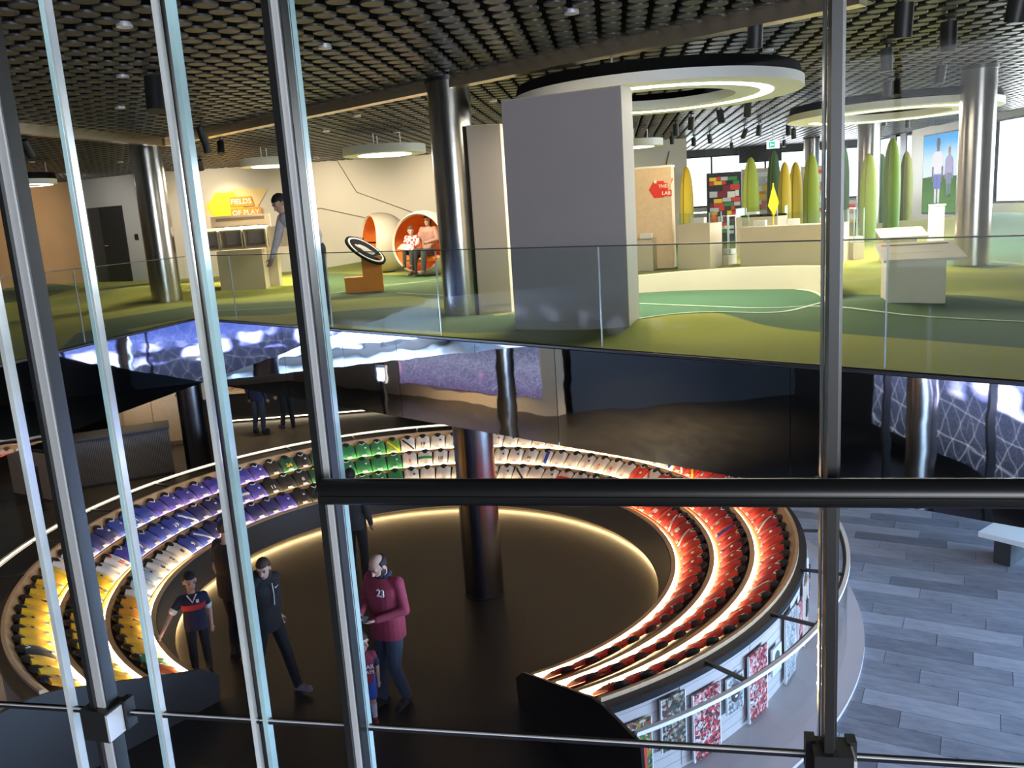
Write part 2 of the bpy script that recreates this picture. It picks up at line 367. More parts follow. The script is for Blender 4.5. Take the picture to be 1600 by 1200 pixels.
def carpet_grid(o2, ax, ay, s0, s1, t0, t1, step, cut=None):
    ns = int((s1-s0)/step)+1; nt = int((t1-t0)/step)+1
    S, T = np.meshgrid(np.linspace(s0, s1, ns), np.linspace(t0, t1, nt), indexing='ij')
    X = o2[0]+ax[0]*S+ay[0]*T; Y = o2[1]+ax[1]*S+ay[1]*T; Z = ZU+hill(X, Y)
    bm = bmesh.new(); vv = [bm.verts.new(p) for p in np.stack([X, Y, Z], -1).reshape(-1, 3)]
    for i in range(ns-1):
        for j in range(nt-1):
            a = i*nt+j; bm.faces.new((vv[a], vv[a+nt], vv[a+nt+1], vv[a+1]))
    if cut is not None:
        bmesh.ops.bisect_plane(bm, geom=bm.verts[:]+bm.edges[:]+bm.faces[:], plane_co=(*cut[0], 0), plane_no=(*cut[1], 0), clear_outer=True)
    bmesh.ops.recalc_face_normals(bm, faces=bm.faces[:])
    me = bpy.data.meshes.new('carpet'); bm.to_mesh(me); bm.free()
    if sum(p.normal.z for p in list(me.polygons)[:50]) < 0: me.flip_normals()
    co = np.empty(len(me.vertices)*3); me.vertices.foreach_get('co', co); co = co.reshape(-1, 3)
    dk = np.full(len(co), -9.)
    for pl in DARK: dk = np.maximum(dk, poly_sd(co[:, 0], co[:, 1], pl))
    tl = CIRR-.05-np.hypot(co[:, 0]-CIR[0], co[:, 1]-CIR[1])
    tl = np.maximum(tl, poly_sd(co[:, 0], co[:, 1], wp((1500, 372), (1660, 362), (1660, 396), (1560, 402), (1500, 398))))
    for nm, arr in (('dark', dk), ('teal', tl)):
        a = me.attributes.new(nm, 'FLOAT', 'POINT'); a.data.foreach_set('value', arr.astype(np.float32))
    me.polygons.foreach_set('use_smooth', [True]*len(me.polygons)); return me
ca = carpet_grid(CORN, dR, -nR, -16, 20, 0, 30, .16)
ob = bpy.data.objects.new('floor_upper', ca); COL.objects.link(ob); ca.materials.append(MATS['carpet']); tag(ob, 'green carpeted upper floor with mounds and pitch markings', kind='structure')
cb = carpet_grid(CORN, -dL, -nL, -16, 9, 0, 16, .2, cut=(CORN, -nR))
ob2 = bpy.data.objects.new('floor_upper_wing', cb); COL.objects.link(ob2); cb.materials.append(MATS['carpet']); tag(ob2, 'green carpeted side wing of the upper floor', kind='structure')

# slabs, soffits
def quad(o2, ax, ay, s0, s1, t0, t1): return [(o2[0]+ax[0]*s+ay[0]*t, o2[1]+ax[1]*s+ay[1]*t) for s, t in ((s0, t0), (s1, t0), (s1, t1), (s0, t1))]
g = G(); g.prism(quad(CORN, dR, -nR, -16, 20, .05, 30), ZS, ZU-.03); struct('slab_main', g, 'concrete')
bm = bmesh.new(); bm.from_mesh(G().prism(quad(CORN, dL, -nL, -14, 14, .05, 16), ZS, ZU-.03).mesh())
bmesh.ops.bisect_plane(bm, geom=bm.verts[:]+bm.edges[:]+bm.faces[:], plane_co=(*(CORN-nR*.06), 0), plane_no=(*(-nR), 0), clear_outer=True)
me = bpy.data.meshes.new('slab_wing'); bm.to_mesh(me); bm.free(); struct('slab_wing', me, 'concrete')
struct('slab_near', G().prism([(-14, 4.2), (16, -2.0), (16, -6), (-14, -6)], 3.5, ZU), 'concrete')
# mirrored fascias, panel by panel
fa = bpy.data.objects.new('trim_1', None); COL.objects.link(fa); tag(fa, 'wavy mirror foil fascia under the edge of the green carpet', kind='structure')
def panels(o2, ax, n2, L_, k):
    for i in range(k):
        a = o2+ax*(L_*i/k+.004); b = o2+ax*(L_*(i+1)/k-.004); q = [a, b, b-n2*.03, a-n2*.03]
        link('mirror_panel', G().prism([tuple(p+n2*.01) for p in q], ZS-.01, ZU-.04), 'mirror', fa, False)
panels(CORN, dR, nR, 19.2, 8); panels(CORN, dL, nL, 13.2, 6)
lip = G()
for o2, ax, n2, L_ in ((CORN, dR, nR, 19.5), (CORN, dL, nL, 13.5)):
    c = o2+ax*L_/2-n2*.015; lip.box((c[0], c[1], ZU-.018), (L_, .07, .02), math.atan2(ax[1], ax[0]))
struct('trim_2', lip, 'dark_steel')

# glass balustrade on the carpet edge
def balustrade(name, label, o2, ax, n2, L_, cuts, zt):
    t = thing(name, label, 'balustrade', (o2[0], o2[1], ZU))
    for i in range(len(cuts)-1):
        a = ax*(cuts[i]+.004)-n2*.03; b = ax*(cuts[i+1]-.004)-n2*.03
        g = G().prism([tuple(a), tuple(b), tuple(b-n2*.014), tuple(a-n2*.014)], -.02, zt-ZU)
        link('glass_pane', g, 'glass_rail', t, False)
    for c in cuts[1:-1]:
        a = ax*c-n2*.037; link('joint_strip', G().box((a[0], a[1], (zt-ZU)/2), (.008, .016, zt-ZU-.01), math.atan2(ax[1], ax[0])), 'glass_edge_white', t, False)
    a = ax*(L_/2)-n2*.037; link('top_edge', G().box((a[0], a[1], zt-ZU+.004), (L_, .016, .010), math.atan2(ax[1], ax[0])), 'dark_steel', t, False)
    return t
ZB = 4.83
def along(px, py):   # distance along the right edge of the floor point under a pixel
    q = P(px, py, ZU)[:2]-CORN; return float(q @ dR)
cutR = [0.02]+[along(*q) for q in ((373, 500), (512, 513), (692, 524), (938, 544))]; pit = 2.55
while cutR[-1] < 18: cutR.append(cutR[-1]+pit)
balustrade('glass_balustrade', 'frameless glass balustrade along the carpet edge above the mirror fascia', CORN, dR, nR, cutR[-1], cutR, ZB)
balustrade('glass_balustrade', 'short glass balustrade on the wing edge, left of the fascia corner', CORN, dL, nL, 12.4, [.02, 2.4, 4.9, 7.4, 9.9, 12.4], ZB)

# ceiling: dark backing with hanging discs
ce = struct('ceiling', G().box((-2, 14, ZCE+.22), (38, 42, .04)), 'ceil_back', label='dark ceiling hung with rows of grey discs')
discp = [(.094, .0), (.098, .010), (.098, .022)]
dme = G().lathe([(1e-7, 0)]+discp, 14).mesh('disc'); shade(dme, 35); dme.materials.append(MATS['ceil_disc'])
rot = math.radians(24); ux = np.array([math.cos(rot), math.sin(rot)]); uy = np.array([-ux[1], ux[0]])
pts = []
for i in range(-95, 120):
    for j in range(-110, 120):
        c = np.array([0, 16.])+ux*((i+.5*(j & 1))*.275)+uy*(j*.225)
        if c[1] < 6.2 or c[1] > 31.2 or c[0] > 13.2 or c[0] < -17: continue
        u, v, d = proj((c[0], c[1], ZCE))
        if -120 < u < 1720 and -90 < v < 420: pts.append((d, c[0], c[1], u, v))
pts.sort()
vis = [p for p in pts if -15 < p[3] < 1615 and -8 < p[4] < 400][:300]; vs_ = set((p[1], p[2]) for p in vis)
for p in vis:
    o = bpy.data.objects.new('ceiling_disc', dme); COL.objects.link(o); o.parent = ce; o.location = (p[1], p[2], ZCE-.03+random.uniform(-.004, .004))
rest = [p for p in pts if (p[1], p[2]) not in vs_]
nn = 12; ring = np.array([(math.cos(2*PI*k/nn), math.sin(2*PI*k/nn)) for k in range(nn)])
tmpl = np.concatenate([np.c_[ring*.097, np.zeros(nn)], np.c_[ring*.098, np.full(nn, .022)]])
V = np.concatenate([tmpl+np.array([p[1], p[2], ZCE-.03]) for p in rest]); F = []
for k in range(len(rest)):
    o_ = k*2*nn; F.append(tuple(o_+i for i in reversed(range(nn)))); F += [(o_+i, o_+(i+1) % nn, o_+nn+(i+1) % nn, o_+nn+i) for i in range(nn)]
me = bpy.data.meshes.new('ceiling_discs'); me.from_pydata(V.tolist(), [], F); me.update(); me.materials.append(MATS['ceil_disc'])
o = bpy.data.objects.new('ceiling_disc_field', me); COL.objects.link(o); o.parent = ce; o['kind'] = 'stuff'

# polished channel over the column line
ch = [np.array(P(x, y, ZCE)[:2]) for x, y in ((-60, 180), (240, 212))]; ch2 = [np.array(P(x, y, ZCE)[:2]) for x, y in ((262, 212), (1330, -22))]
for k, (a, b) in enumerate((ch, ch2)):
    d = (b-a)/np.linalg.norm(b-a); c = (a+b)/2; L_ = np.linalg.norm(b-a)
    MATS.get('strip_warm') or mat('strip_warm', (.72, .60, .44), .25, .9); struct('trim_%d' % (3+k), G().box((c[0], c[1], ZCE-.08), (L_+.2, .17, .19), math.atan2(d[1], d[0])), 'strip_warm')  # cream and orange reflection put into the strip's colour
    n_ = np.array([-d[1], d[0]]); n_ = n_ if n_[1] > 0 else -n_
    c = c+n_*.17; struct('trim_%d' % (5+k), G().box((c[0], c[1], ZCE-.06), (L_+.2, .17, .12), math.atan2(d[1], d[0])), 'rail_black')

# columns (stand on the lower floor or the carpet and run to the ceiling)
mat('steel_dark', (.13, .125, .13), .26, 1, .12, 3)
def column(x, y, z0, z1, r, label, m='steel'):
    t = thing('steel_column', label, 'column', (x, y, z0))
    link('shaft', G().lathe([(r, 0), (r, z1-z0)], 40), m, t)
    link('collar', G().lathe([(r+.004, z1-z0-.06), (r+.015, z1-z0-.06), (r+.015, z1-z0-.01), (r+.004, z1-z0-.01)], 40), 'dark_steel', t)
    link('base_ring', G().lathe([(r+.002, .0), (r+.012, .0), (r+.012, .03), (r+.002, .03)], 40), 'dark_steel', t)
    return t
column(-.57, 11.1, 0, ZS-.01, .27, 'dark steel column standing inside the ring of football shirts', 'steel_dark')
column(-.56, 11.25, ZU-.05, ZCE-.02, .27, 'polished steel column beside the narrow grey lilac panel')
_q = PU(262, 470); column(_q[0], _q[1], zup(_q[0], _q[1])-.05, ZCE-.02, .28, 'polished steel column on the green mound by the dark door')
column(7.33, 13.4, ZU-.02, ZCE-.02, .25, 'polished steel column beside the screen with two footballers')
column(9.5, 22.4, ZU, ZCE-.02, .28, 'far steel column rising behind the green cones')
column(10.1, 28.2, ZU, ZCE-.02, .25, 'distant steel column against the far windows')
column(-7.12, 18.45, 0, ZS-.01, .27, 'dark steel column at the end of the ribbed counter', 'steel_dark')
column(-3.93, 1.96, 0, 3.49, .22, 'steel column under the near walkway, seen in the mirror fascia')
column(-10.9, 8.06, 0, ZS-.01, .22, 'steel column in front of the stadium screen under the wing')
for x, y in ((-3.2, 1.3), (-5.4, 1.75)):
    tag(link('steel_post', G().box((x, y, 1.74), (.07, .12, 3.48)).box((x, y, .006), (.16, .2, .012)), 'dark_steel', None, False), 'slim black steel post under the near walkway beside the stadium screen', 'post', 'posts under the walkway')

# walls of the upper floor
def wallseg(name, a, b, z0, z1, m, th=.12, label=None):
    a = np.array(a); b = np.array(b); d = (b-a)/np.linalg.norm(b-a); c = (a+b)/2
    return struct(name, G().box((c[0], c[1], (z0+z1)/2), (np.linalg.norm(b-a), th, z1-z0), math.atan2(d[1], d[0])), m, label=label)
WB = 24.55
wallseg('wall_back', (-9.9, WB), (5.3, WB+.3), ZU-.2, ZCE+.1, 'wall_cream', label='cream back wall with thin line drawing')
# lit grey section with the dark doors, then the tan wall
D0, D1 = np.array([-12.6, 26.0]), np.array([-9.95, WB]); wallseg('wall_door_side', D0, D1, ZU-.2, ZCE+.1, 'wall_grey')
wallseg('wall_left', (-12.6, 26.0), (-21, 29.5), ZU-.2, ZCE+.1, 'wall_tan'); wallseg('wall_left_far', (-20.4, 29.5), (-20.4, -6), 0, ZCE+.1, 'wall_tan')
wallseg('wall_return', (5.3, WB+.3), (5.6, 31.5), ZU-.2, ZCE+.1, 'wall_cream')
# thin drawn lines on the back wall
def wline(pix, r=.012):
    pts = [PY(x, y, WB-.075+max(0, PY(x, y, WB)[0]+9.9)*.0197) for x, y in pix]
    for p, q in zip(pts[:-1], pts[1:]):
        o = link('wall_line', G().tube([p, q], r, 5), 'line_dark'); o.parent = bpy.data.objects['wall_back']
wline([(526, 250), (557, 300), (690, 348)]); wline([(500, 325), (570, 340)]); wline([(690, 262), (740, 300)]); wline([(448, 345), (500, 325)]); wline([(1046, 236), (1040, 262)])
# door pair
dd = (D1-D0)/np.linalg.norm(D1-D0); dn = np.array([dd[1], -dd[0]])
pL = D0+dd*.62; dang = math.atan2(dd[1], dd[0])
door = bpy.data.objects.new('door_1', None); COL.objects.link(door); door.location = (*(pL+dn*.075), ZU); door.rotation_euler = (0, 0, dang); tag(door, 'dark double door in the grey wall', kind='structure')
for k, x0 in enumerate((0, .52)):
    l = link('door_leaf', G().box((x0+.25, 0, 1.08), (.5 if k == 0 else 1.0, .03, 2.15)) if k == 0 else G().box((x0+.5, 0, 1.08), (.98, .04, 2.15)), 'end_grey' if k == 0 else 'door_dark', door, False)
    if k == 1: link('handle', G().tube([(x0+.1, -.03, 1.05), (x0+.1, -.07, 1.05), (x0+.24, -.07, 1.05)], .012, 6), 'brushed', l)
sw = pL+dd*1.95+dn*.08
tag(link('wall_switch', G().box((0, 0, 0), (.12, .03, .16)).box((0, -.018, 0), (.07, .008, .09)), 'fixture_black', None, False), 'small black switch box on the grey wall right of the door', 'switch'); bpy.data.objects['wall_switch'].location = (*sw, ZU+1.25); bpy.data.objects['wall_switch'].rotation_euler = (0, 0, dang)

# window walls: far and right
def window(name, a, b, z0, z1, nm, label, th=.08):
    a = np.array(a); b = np.array(b); d = (b-a)/np.linalg.norm(b-a); L_ = np.linalg.norm(b-a); an = math.atan2(d[1], d[0])
    w_ = bpy.data.objects.new(name, None); COL.objects.link(w_); w_.location = (*a, z0); w_.rotation_euler = (0, 0, an); tag(w_, label, kind='structure')
    H = z1-z0
    for i in range(nm): link('pane', G().box((L_*(i+.5)/nm, 0, H/2), (L_/nm-.04, .012, H-.06)), 'glass_pane', w_, False)
    for i in range(nm+1): link('mullion', G().box((min(max(L_*i/nm, .03), L_-.03), 0, H/2), (.06, th, H)), 'frame_black', w_, False)
    for z in (0.03, H-.03): link('frame_rail', G().box((L_/2, 0, z), (L_, th, .06)), 'frame_black', w_, False)
    return w_
wallseg('wall_far_sill', (5.6, 31.3), (13.5, 31.3), ZU-.2, 4.86, 'wall_grey'); wallseg('wall_far_head', (5.6, 31.3), (13.5, 31.3), 6.66, ZCE+.1, 'end_grey')
window('window_1', (5.7, 31.3), (13.4, 31.3), 4.86, 6.66, 4, 'bright far window behind the collage panels')
XR = 13.45
wallseg('wall_right_sill', (XR, 12), (XR, 23.6), ZU-.2, 4.55, 'white_paint'); wallseg('wall_right_head', (XR, 12), (XR, 23.6), 6.75, ZCE+.1, 'wall_grey')
window('window_2', (XR, 12), (XR, 23.6), 4.55, 6.75, 4, 'bright window in the right wall beside the steel column')
wallseg('wall_right_screen', (XR, 23.6), (XR, 28.3), ZU-.2, ZCE+.1, 'cream'); wallseg('wall_right_far', (XR, 28.3), (XR, 31.4), ZU-.2, 4.6, 'wall_grey')
window('window_3', (XR, 28.3), (XR, 31.3), 4.6, 6.85, 2, 'bright narrow window between dark shutters')
for y in (28.75, 29.5, 30.9): link('shutter', G().box((XR-.12, y, 5.75), (.04, .42, 2.2)), 'end_grey', bpy.data.objects['wall_right_far'], False)
wallseg('wall_right_near', (XR, 12), (XR, -6), 2.85, ZCE+.1, 'wall_grey'); wallseg('wall_right_base', (XR, 12), (XR, -6), 0, .3, 'wall_grey'); wallseg('wall_right_pier', (XR, 12), (XR, 10.4), .3, 2.85, 'wall_dark'); wallseg('wall_right_end', (XR, .6), (XR, -6), .3, 2.85, 'wall_dark')
window('window_5', (XR, .6), (XR, 10.4), .3, 2.85, 4, 'bright lower window beside the slate floor'); wallseg('wall_right_low', (XR+.1, 12), (XR+.1, 31.4), 0, ZU-.2, 'wall_dark')
# rear wall behind the camera with a window
wallseg('wall_rear_low', (-20.4, -5.6), (XR, -5.6), 3.5, 4.2, 'wall_grey'); wallseg('wall_rear_high', (-20.4, -5.6), (XR, -5.6), 6.5, ZCE+.2, 'wall_grey'); wallseg('wall_rear_side', (-20.4, -5.6), (-1, -5.6), 4.2, 6.5, 'wall_grey'); wallseg('wall_rear_corner', (8, -5.6), (XR, -5.6), 4.2, 6.5, 'wall_grey')
window('window_4', (-1, -5.6), (8, -5.6), 4.2, 6.5, 5, 'window behind the near walkway')
# lower level walls
wallseg('wall_low_back', (-20.4, 26), (XR, 26), 0, ZS, 'wall_dark', label='dark wall at the back of the lower hall'); wallseg('wall_low_front', (-20.4, .3), (XR, .3), 0, 3.5, 'wall_dark', label='dark wall carrying the big stadium screen')
wallseg('wall_low_side', (-12.75, 6.3), (-12.95, .3), 0, ZS, 'wall_dark', label='black wall beside the stadium screen')
# ================================================================== BIG SCREENS (they give off light)
def screen_mat(name, kind, strength):
    m = bpy.data.materials.new(name); m.use_nodes = True; N = m.node_tree.nodes; L = m.node_tree.links; N.remove(N['Principled BSDF'])
    e = N.new('ShaderNodeEmission'); L.new(e.outputs[0], N['Material Output'].inputs[0]); e.inputs[1].default_value = strength
    tc = N.new('ShaderNodeTexCoord'); sp = N.new('ShaderNodeSeparateXYZ'); L.new(tc.outputs['Object'], sp.inputs[0])
    def ramp(src, els, interp='LINEAR'):
        r = N.new('ShaderNodeValToRGB'); L.new(src, r.inputs[0]); cr = r.color_ramp; cr.interpolation = interp
        while len(cr.elements) < len(els): cr.elements.new(.5)
        for el, (p, c) in zip(cr.elements, els): el.position = p; el.color = (*c, 1)
        return r.outputs[0]
    def mrange(src, a, b):
        r = N.new('ShaderNodeMapRange'); r.inputs[1].default_value = a; r.inputs[2].default_value = b; L.new(src, r.inputs[0]); return r.outputs[0]
    def mx(op, a, b, f=1.):
        q = N.new('ShaderNodeMix'); q.data_type = 'RGBA'; q.blend_type = op; q.inputs[0].default_value = f; L.new(a, q.inputs[6])
        if isinstance(b, tuple): q.inputs[7].default_value = (*b, 1)
        else: L.new(b, q.inputs[7])
        return q.outputs[2]
    z = sp.outputs[2]; x = sp.outputs[0]
    crowd = N.new('ShaderNodeTexNoise'); crowd.inputs['Scale'].default_value = 45; crowd.inputs['Detail'].default_value = 3; L.new(tc.outputs['Object'], crowd.inputs[0])
    lines = N.new('ShaderNodeTexVoronoi'); lines.feature = 'DISTANCE_TO_EDGE'; lines.inputs['Scale'].default_value = 3.2; L.new(tc.outputs['Object'], lines.inputs[0])
    ln = ramp(lines.outputs['Distance'], [(0, (.20, .22, .27)), (.012, (.07, .08, .11)), (.022, (0, 0, 0))])
    if kind == 'stadium':
        c = ramp(mrange(z, 0, 3.), [(0, (.006, .008, .014)), (.2, (.02, .024, .04)), (.5, (.035, .045, .09)), (.60, (.10, .14, .40)), (.78, (.03, .06, .25)), (1, (.008, .02, .09))])
        c = mx('MULTIPLY', c, ramp(crowd.outputs['Fac'], [(.35, (.35, .35, .4)), (.65, (1.7, 1.7, 1.7))]))
        c = mx('ADD', c, ln, .12)
        for rot_, sc_w in ((.6, .9), (-.55, .8), (1.45, .55)):
            mp_ = N.new('ShaderNodeMapping'); mp_.inputs['Rotation'].default_value = (0, rot_, 0); L.new(tc.outputs['Object'], mp_.inputs[0])
            wv = N.new('ShaderNodeTexWave'); wv.inputs['Scale'].default_value = sc_w; wv.inputs['Distortion'].default_value = .6; L.new(mp_.outputs[0], wv.inputs[0])
            c = mx('ADD', c, ramp(wv.outputs['Fac'], [(.985, (0, 0, 0)), (.998, (.055, .06, .075)), (1, (.07, .075, .09))]), 1.)
        # floodlights along the roof of the stand
        fl_ = N.new('ShaderNodeTexVoronoi'); fl_.inputs['Scale'].default_value = 1.3; L.new(tc.outputs['Object'], fl_.inputs[0])
        spots = ramp(fl_.outputs['Distance'], [(0, (1, 1, 1)), (.3, (.9, .92, 1)), (.5, (.15, .16, .4)), (.62, (0, 0, 0))])
        band = ramp(mrange(z, 0, 3.), [(.37, (0, 0, 0)), (.42, (1, 1, 1)), (.52, (1, 1, 1)), (.58, (0, 0, 0))])
        side = ramp(mrange(x, -8, 13), [(.10, (0, 0, 0)), (.24, (1, 1, 1)), (1, (1, 1, 1))])
        q = mx('MULTIPLY', spots, band); q = mx('MULTIPLY', q, side); q = mx('MULTIPLY', q, (3.2, 3.3, 3.9)); c = mx('ADD', c, q)
        # added bright white end of the screen, put in to light the floor
        br = ramp(mrange(x, -8, 13), [(.50, (0, 0, 0)), (.66, (.75, .85, 1.05)), (1, (1.2, 1.3, 1.5))]); bz = ramp(mrange(z, 0, 3.), [(0, (.5, .5, .5)), (.45, (1.6, 1.6, 1.6)), (.7, (1.3, 1.4, 1.5)), (1, (.12, .25, .6))])
        c = mx('ADD', c, mx('MULTIPLY', br, bz))
    elif kind == 'match':
        c = ramp(mrange(z, 0, 2.2), [(0, (.06, .03, .10)), (.12, (.10, .06, .16)), (.3, (.16, .14, .26)), (.55, (.22, .22, .34)), (.75, (.12, .13, .22)), (1, (.10, .14, .40))])
        c = mx('MULTIPLY', c, ramp(crowd.outputs['Fac'], [(.35, (.45, .45, .45)), (.65, (1.5, 1.5, 1.5))])); c = mx('ADD', c, ln, .6)
        v = N.new('ShaderNodeTexVoronoi'); v.inputs['Scale'].default_value = 1.0; L.new(tc.outputs['Object'], v.inputs[0])
        sp_ = ramp(v.outputs['Distance'], [(0, (.9, .5, .6)), (.15, (.35, .1, .2)), (.25, (0, 0, 0))]); bz = ramp(mrange(z, 0, 2.2), [(.15, (0, 0, 0)), (.2, (1, 1, 1)), (.45, (1, 1, 1)), (.5, (0, 0, 0))])
        c = mx('ADD', c, mx('MULTIPLY', sp_, bz))
    L.new(c, e.inputs[0]); MATS[name] = m
screen_mat('stadium_screen', 'stadium', 2.6); screen_mat('match_screen', 'match', 1.0)
t = thing('stadium_screen', 'wide wall screen showing a floodlit stadium, seen in the mirror fascia', 'screen', (0, .43, .35))
link('display', G().box((2.3, .03, 1.5), (21.4, .03, 3.0)), 'stadium_screen', t, False)
link('bezel', G().box((2.3, 0, -.03), (21.6, .06, .06)).box((2.3, 0, 3.03), (21.6, .06, .06)).box((-8.45, 0, 1.5), (.06, .06, 3.1)).box((13.02, 0, 1.5), (.06, .06, 3.1)), 'frame_black', t, False)
ma, mb = np.array([-17.06, 11.4]), np.array([-12.43, 6.71]); md = (mb-ma)/np.linalg.norm(mb-ma); ml = float(np.linalg.norm(mb-ma)); man = math.atan2(md[1], md[0])
t = thing('match_screen', 'large framed screen with a purple match scene under the wing', 'screen', (*ma, 0), man)
link('surround', G().box((ml/2, -.15, 1.4), (ml, .3, 2.8)), 'maple_pale', t, False)
link('display', G().box((ml/2+.1, .02, 1.5), (ml-1.2, .03, 2.2)), 'match_screen', t, False)
wallseg('wall_low_corner', ma+np.array([-.35, .2]), ma+np.array([-3.4, 3.4]), 0, ZS, 'wall_tan')

# ================================================================== RING OF SHIRTS
rg = thing('shirt_ring', 'large open ring display with three lit tiers around the dark floor', 'display stand', (*RC, 0))
mat('trough_wood', (.20, .13, .07), .5, 0, .08, 14)
O2 = (0, 0); R0, PR, Z0, PZ, NT = 3.5, .5, .45, .17, 3; RIM = 5.0; ZR = .97
NA = 140
link('inner_wall', G().arc([(3.30, .07), (3.36, .07), (R0+.02, Z0-.01), (R0-.03, Z0-.01)], O2, TH0, TH1, NA), 'end_grey', rg)
link('floor_light', G().arc([(3.36, .052), (3.385, .052), (3.385, .068), (3.36, .068)], O2, TH0, TH1, NA), 'led_floor', rg)
link('plinth', G().arc([(3.40, 0), (5.04, 0), (5.04, .30), (3.43, .30)], O2, TH0, TH1, NA), 'tier_dark', rg)
for k in range(NT):
    r0, z0 = R0+PR*k, Z0+PZ*k
    link('tier_lip', G().arc([(r0-.02, z0-.03), (r0+.042, z0-.03), (r0+.042, z0+.010), (r0-.02, z0)], O2, TH0, TH1, NA), 'maple', rg)
    link('tier_front', G().arc([(r0-.005, z0-.17), (r0+.015, z0-.17), (r0+.015, z0-.03), (r0-.005, z0-.03)], O2, TH0, TH1, NA), 'tier_dark', rg)
    link('tier_bed', G().arc([(r0+.135, z0-.09), (r0+PR, z0-.09), (r0+PR, z0+.03), (r0+.42, z0+.06), (r0+.145, z0-.055), (r0+.135, z0-.05)], O2, TH0, TH1, NA), 'tier_dark', rg); link('tier_trough', G().arc([(r0+.042, z0-.06), (r0+.135, z0-.06), (r0+.135, z0-.035), (r0+.042, z0-.035)], O2, TH0, TH1, NA), 'trough_wood', rg)
    link('led_strip', G().arc([(r0+.044, z0-.030), (r0+.062, z0-.032), (r0+.062, z0-.012), (r0+.044, z0-.006)], O2, TH0+.4, TH1-.4, NA), 'led_warm', rg)
link('top_band', G().arc([(RIM-.05, ZR-.06), (RIM+.06, ZR-.06), (RIM+.06, ZR+.055), (RIM+.02, ZR+.05), (RIM-.05, ZR-.03)], O2, TH0, TH1, NA), 'maple', rg)
link('rim', G().arc([(RIM+.06, ZR-.07), (5.15, ZR-.07), (5.15, ZR), (RIM+.06, ZR+.012)], O2, TH0, TH1, NA), 'rim_black', rg)
link('outer_wall', G().arc([(5.06, .05), (5.12, .05), (5.12, ZR-.07), (5.06, ZR-.07)], O2, TH0, TH1, NA), 'plinth_white', rg)
link('base_plinth', G().arc([(5.06, 0), (5.80, 0), (5.80, .05), (5.06, .05)], O2, TH0, TH1, NA), 'plinth_white', rg)
for a in range(int(TH0)+9, 40, 12):     # panel joints of the white outer wall
    c, s_ = math.cos(math.radians(a)), math.sin(math.radians(a)); link('wall_joint', G().box((5.122*c, 5.122*s_, .48), (.004, .006, .8), math.radians(a)), 'grey_print', rg, False)
for z in (.14, .24, .34, .44, .54, .64, .74, .84): link('wall_groove', G().arc([(5.119, z), (5.1225, z), (5.1225, z+.004), (5.119, z+.004)], O2, TH0, 60, 60), 'grey_print', rg)
for th, nm, mt in ((TH0, 'end_panel', 'rail_black'), (TH1, 'end_panel', 'end_grey')):
    c, s_ = math.cos(math.radians(th)), math.sin(math.radians(th)); sg = -1 if th == TH0 else 1; tx = (-s_*sg, c*sg)
    prof = [(3.28, 0), (5.80, 0), (5.72, .98), (5.14, 1.0), (RIM-.1, .96), (R0-.06, Z0+.01), (3.25, .3)]
    vs = []
    for off in (0, .03): vs += [(r*c+tx[0]*off, r*s_+tx[1]*off, z) for r, z in prof]
    n = len(prof); fs = [tuple(range(n)), tuple(reversed(range(n, 2*n)))]+[(i, (i+1) % n, n+(i+1) % n, n+i) for i in range(n)]
    o = link(nm, G().add(vs, fs), mt, rg, False); o['label'] = 'dark closed end panel of the ring'
# glass parapet around the outside
gb = rg
seg = 13.5; a = TH0
while a < TH1-1:
    b = min(a+seg-.25, TH1); link('glass_pane', G().arc([(5.60, .1), (5.612, .1), (5.612, .98), (5.60, .98)], O2, a, b, 8), 'glass_clear', gb)
    link('bracket', G().box((5.36*math.cos(math.radians(b)), 5.36*math.sin(math.radians(b)), ZR+.01), (.50, .035, .03), math.radians(b)), 'dark_steel', gb, False); a += seg
link('top_rail', G().arc([(5.59, .985), (5.632, .985), (5.632, 1.02), (5.59, 1.02)], O2, TH0, TH1, NA), 'white_paint', gb)
link('rail_underside', G().arc([(5.55, .965), (5.60, .965), (5.60, .985), (5.55, .985)], O2, TH0, TH1, NA), 'rail_black', gb)
link('rail_light', G().arc([(5.573, 1.0), (5.587, 1.0), (5.587, 1.012), (5.573, 1.012)], O2, 60, 205, 80), 'led_line', gb)

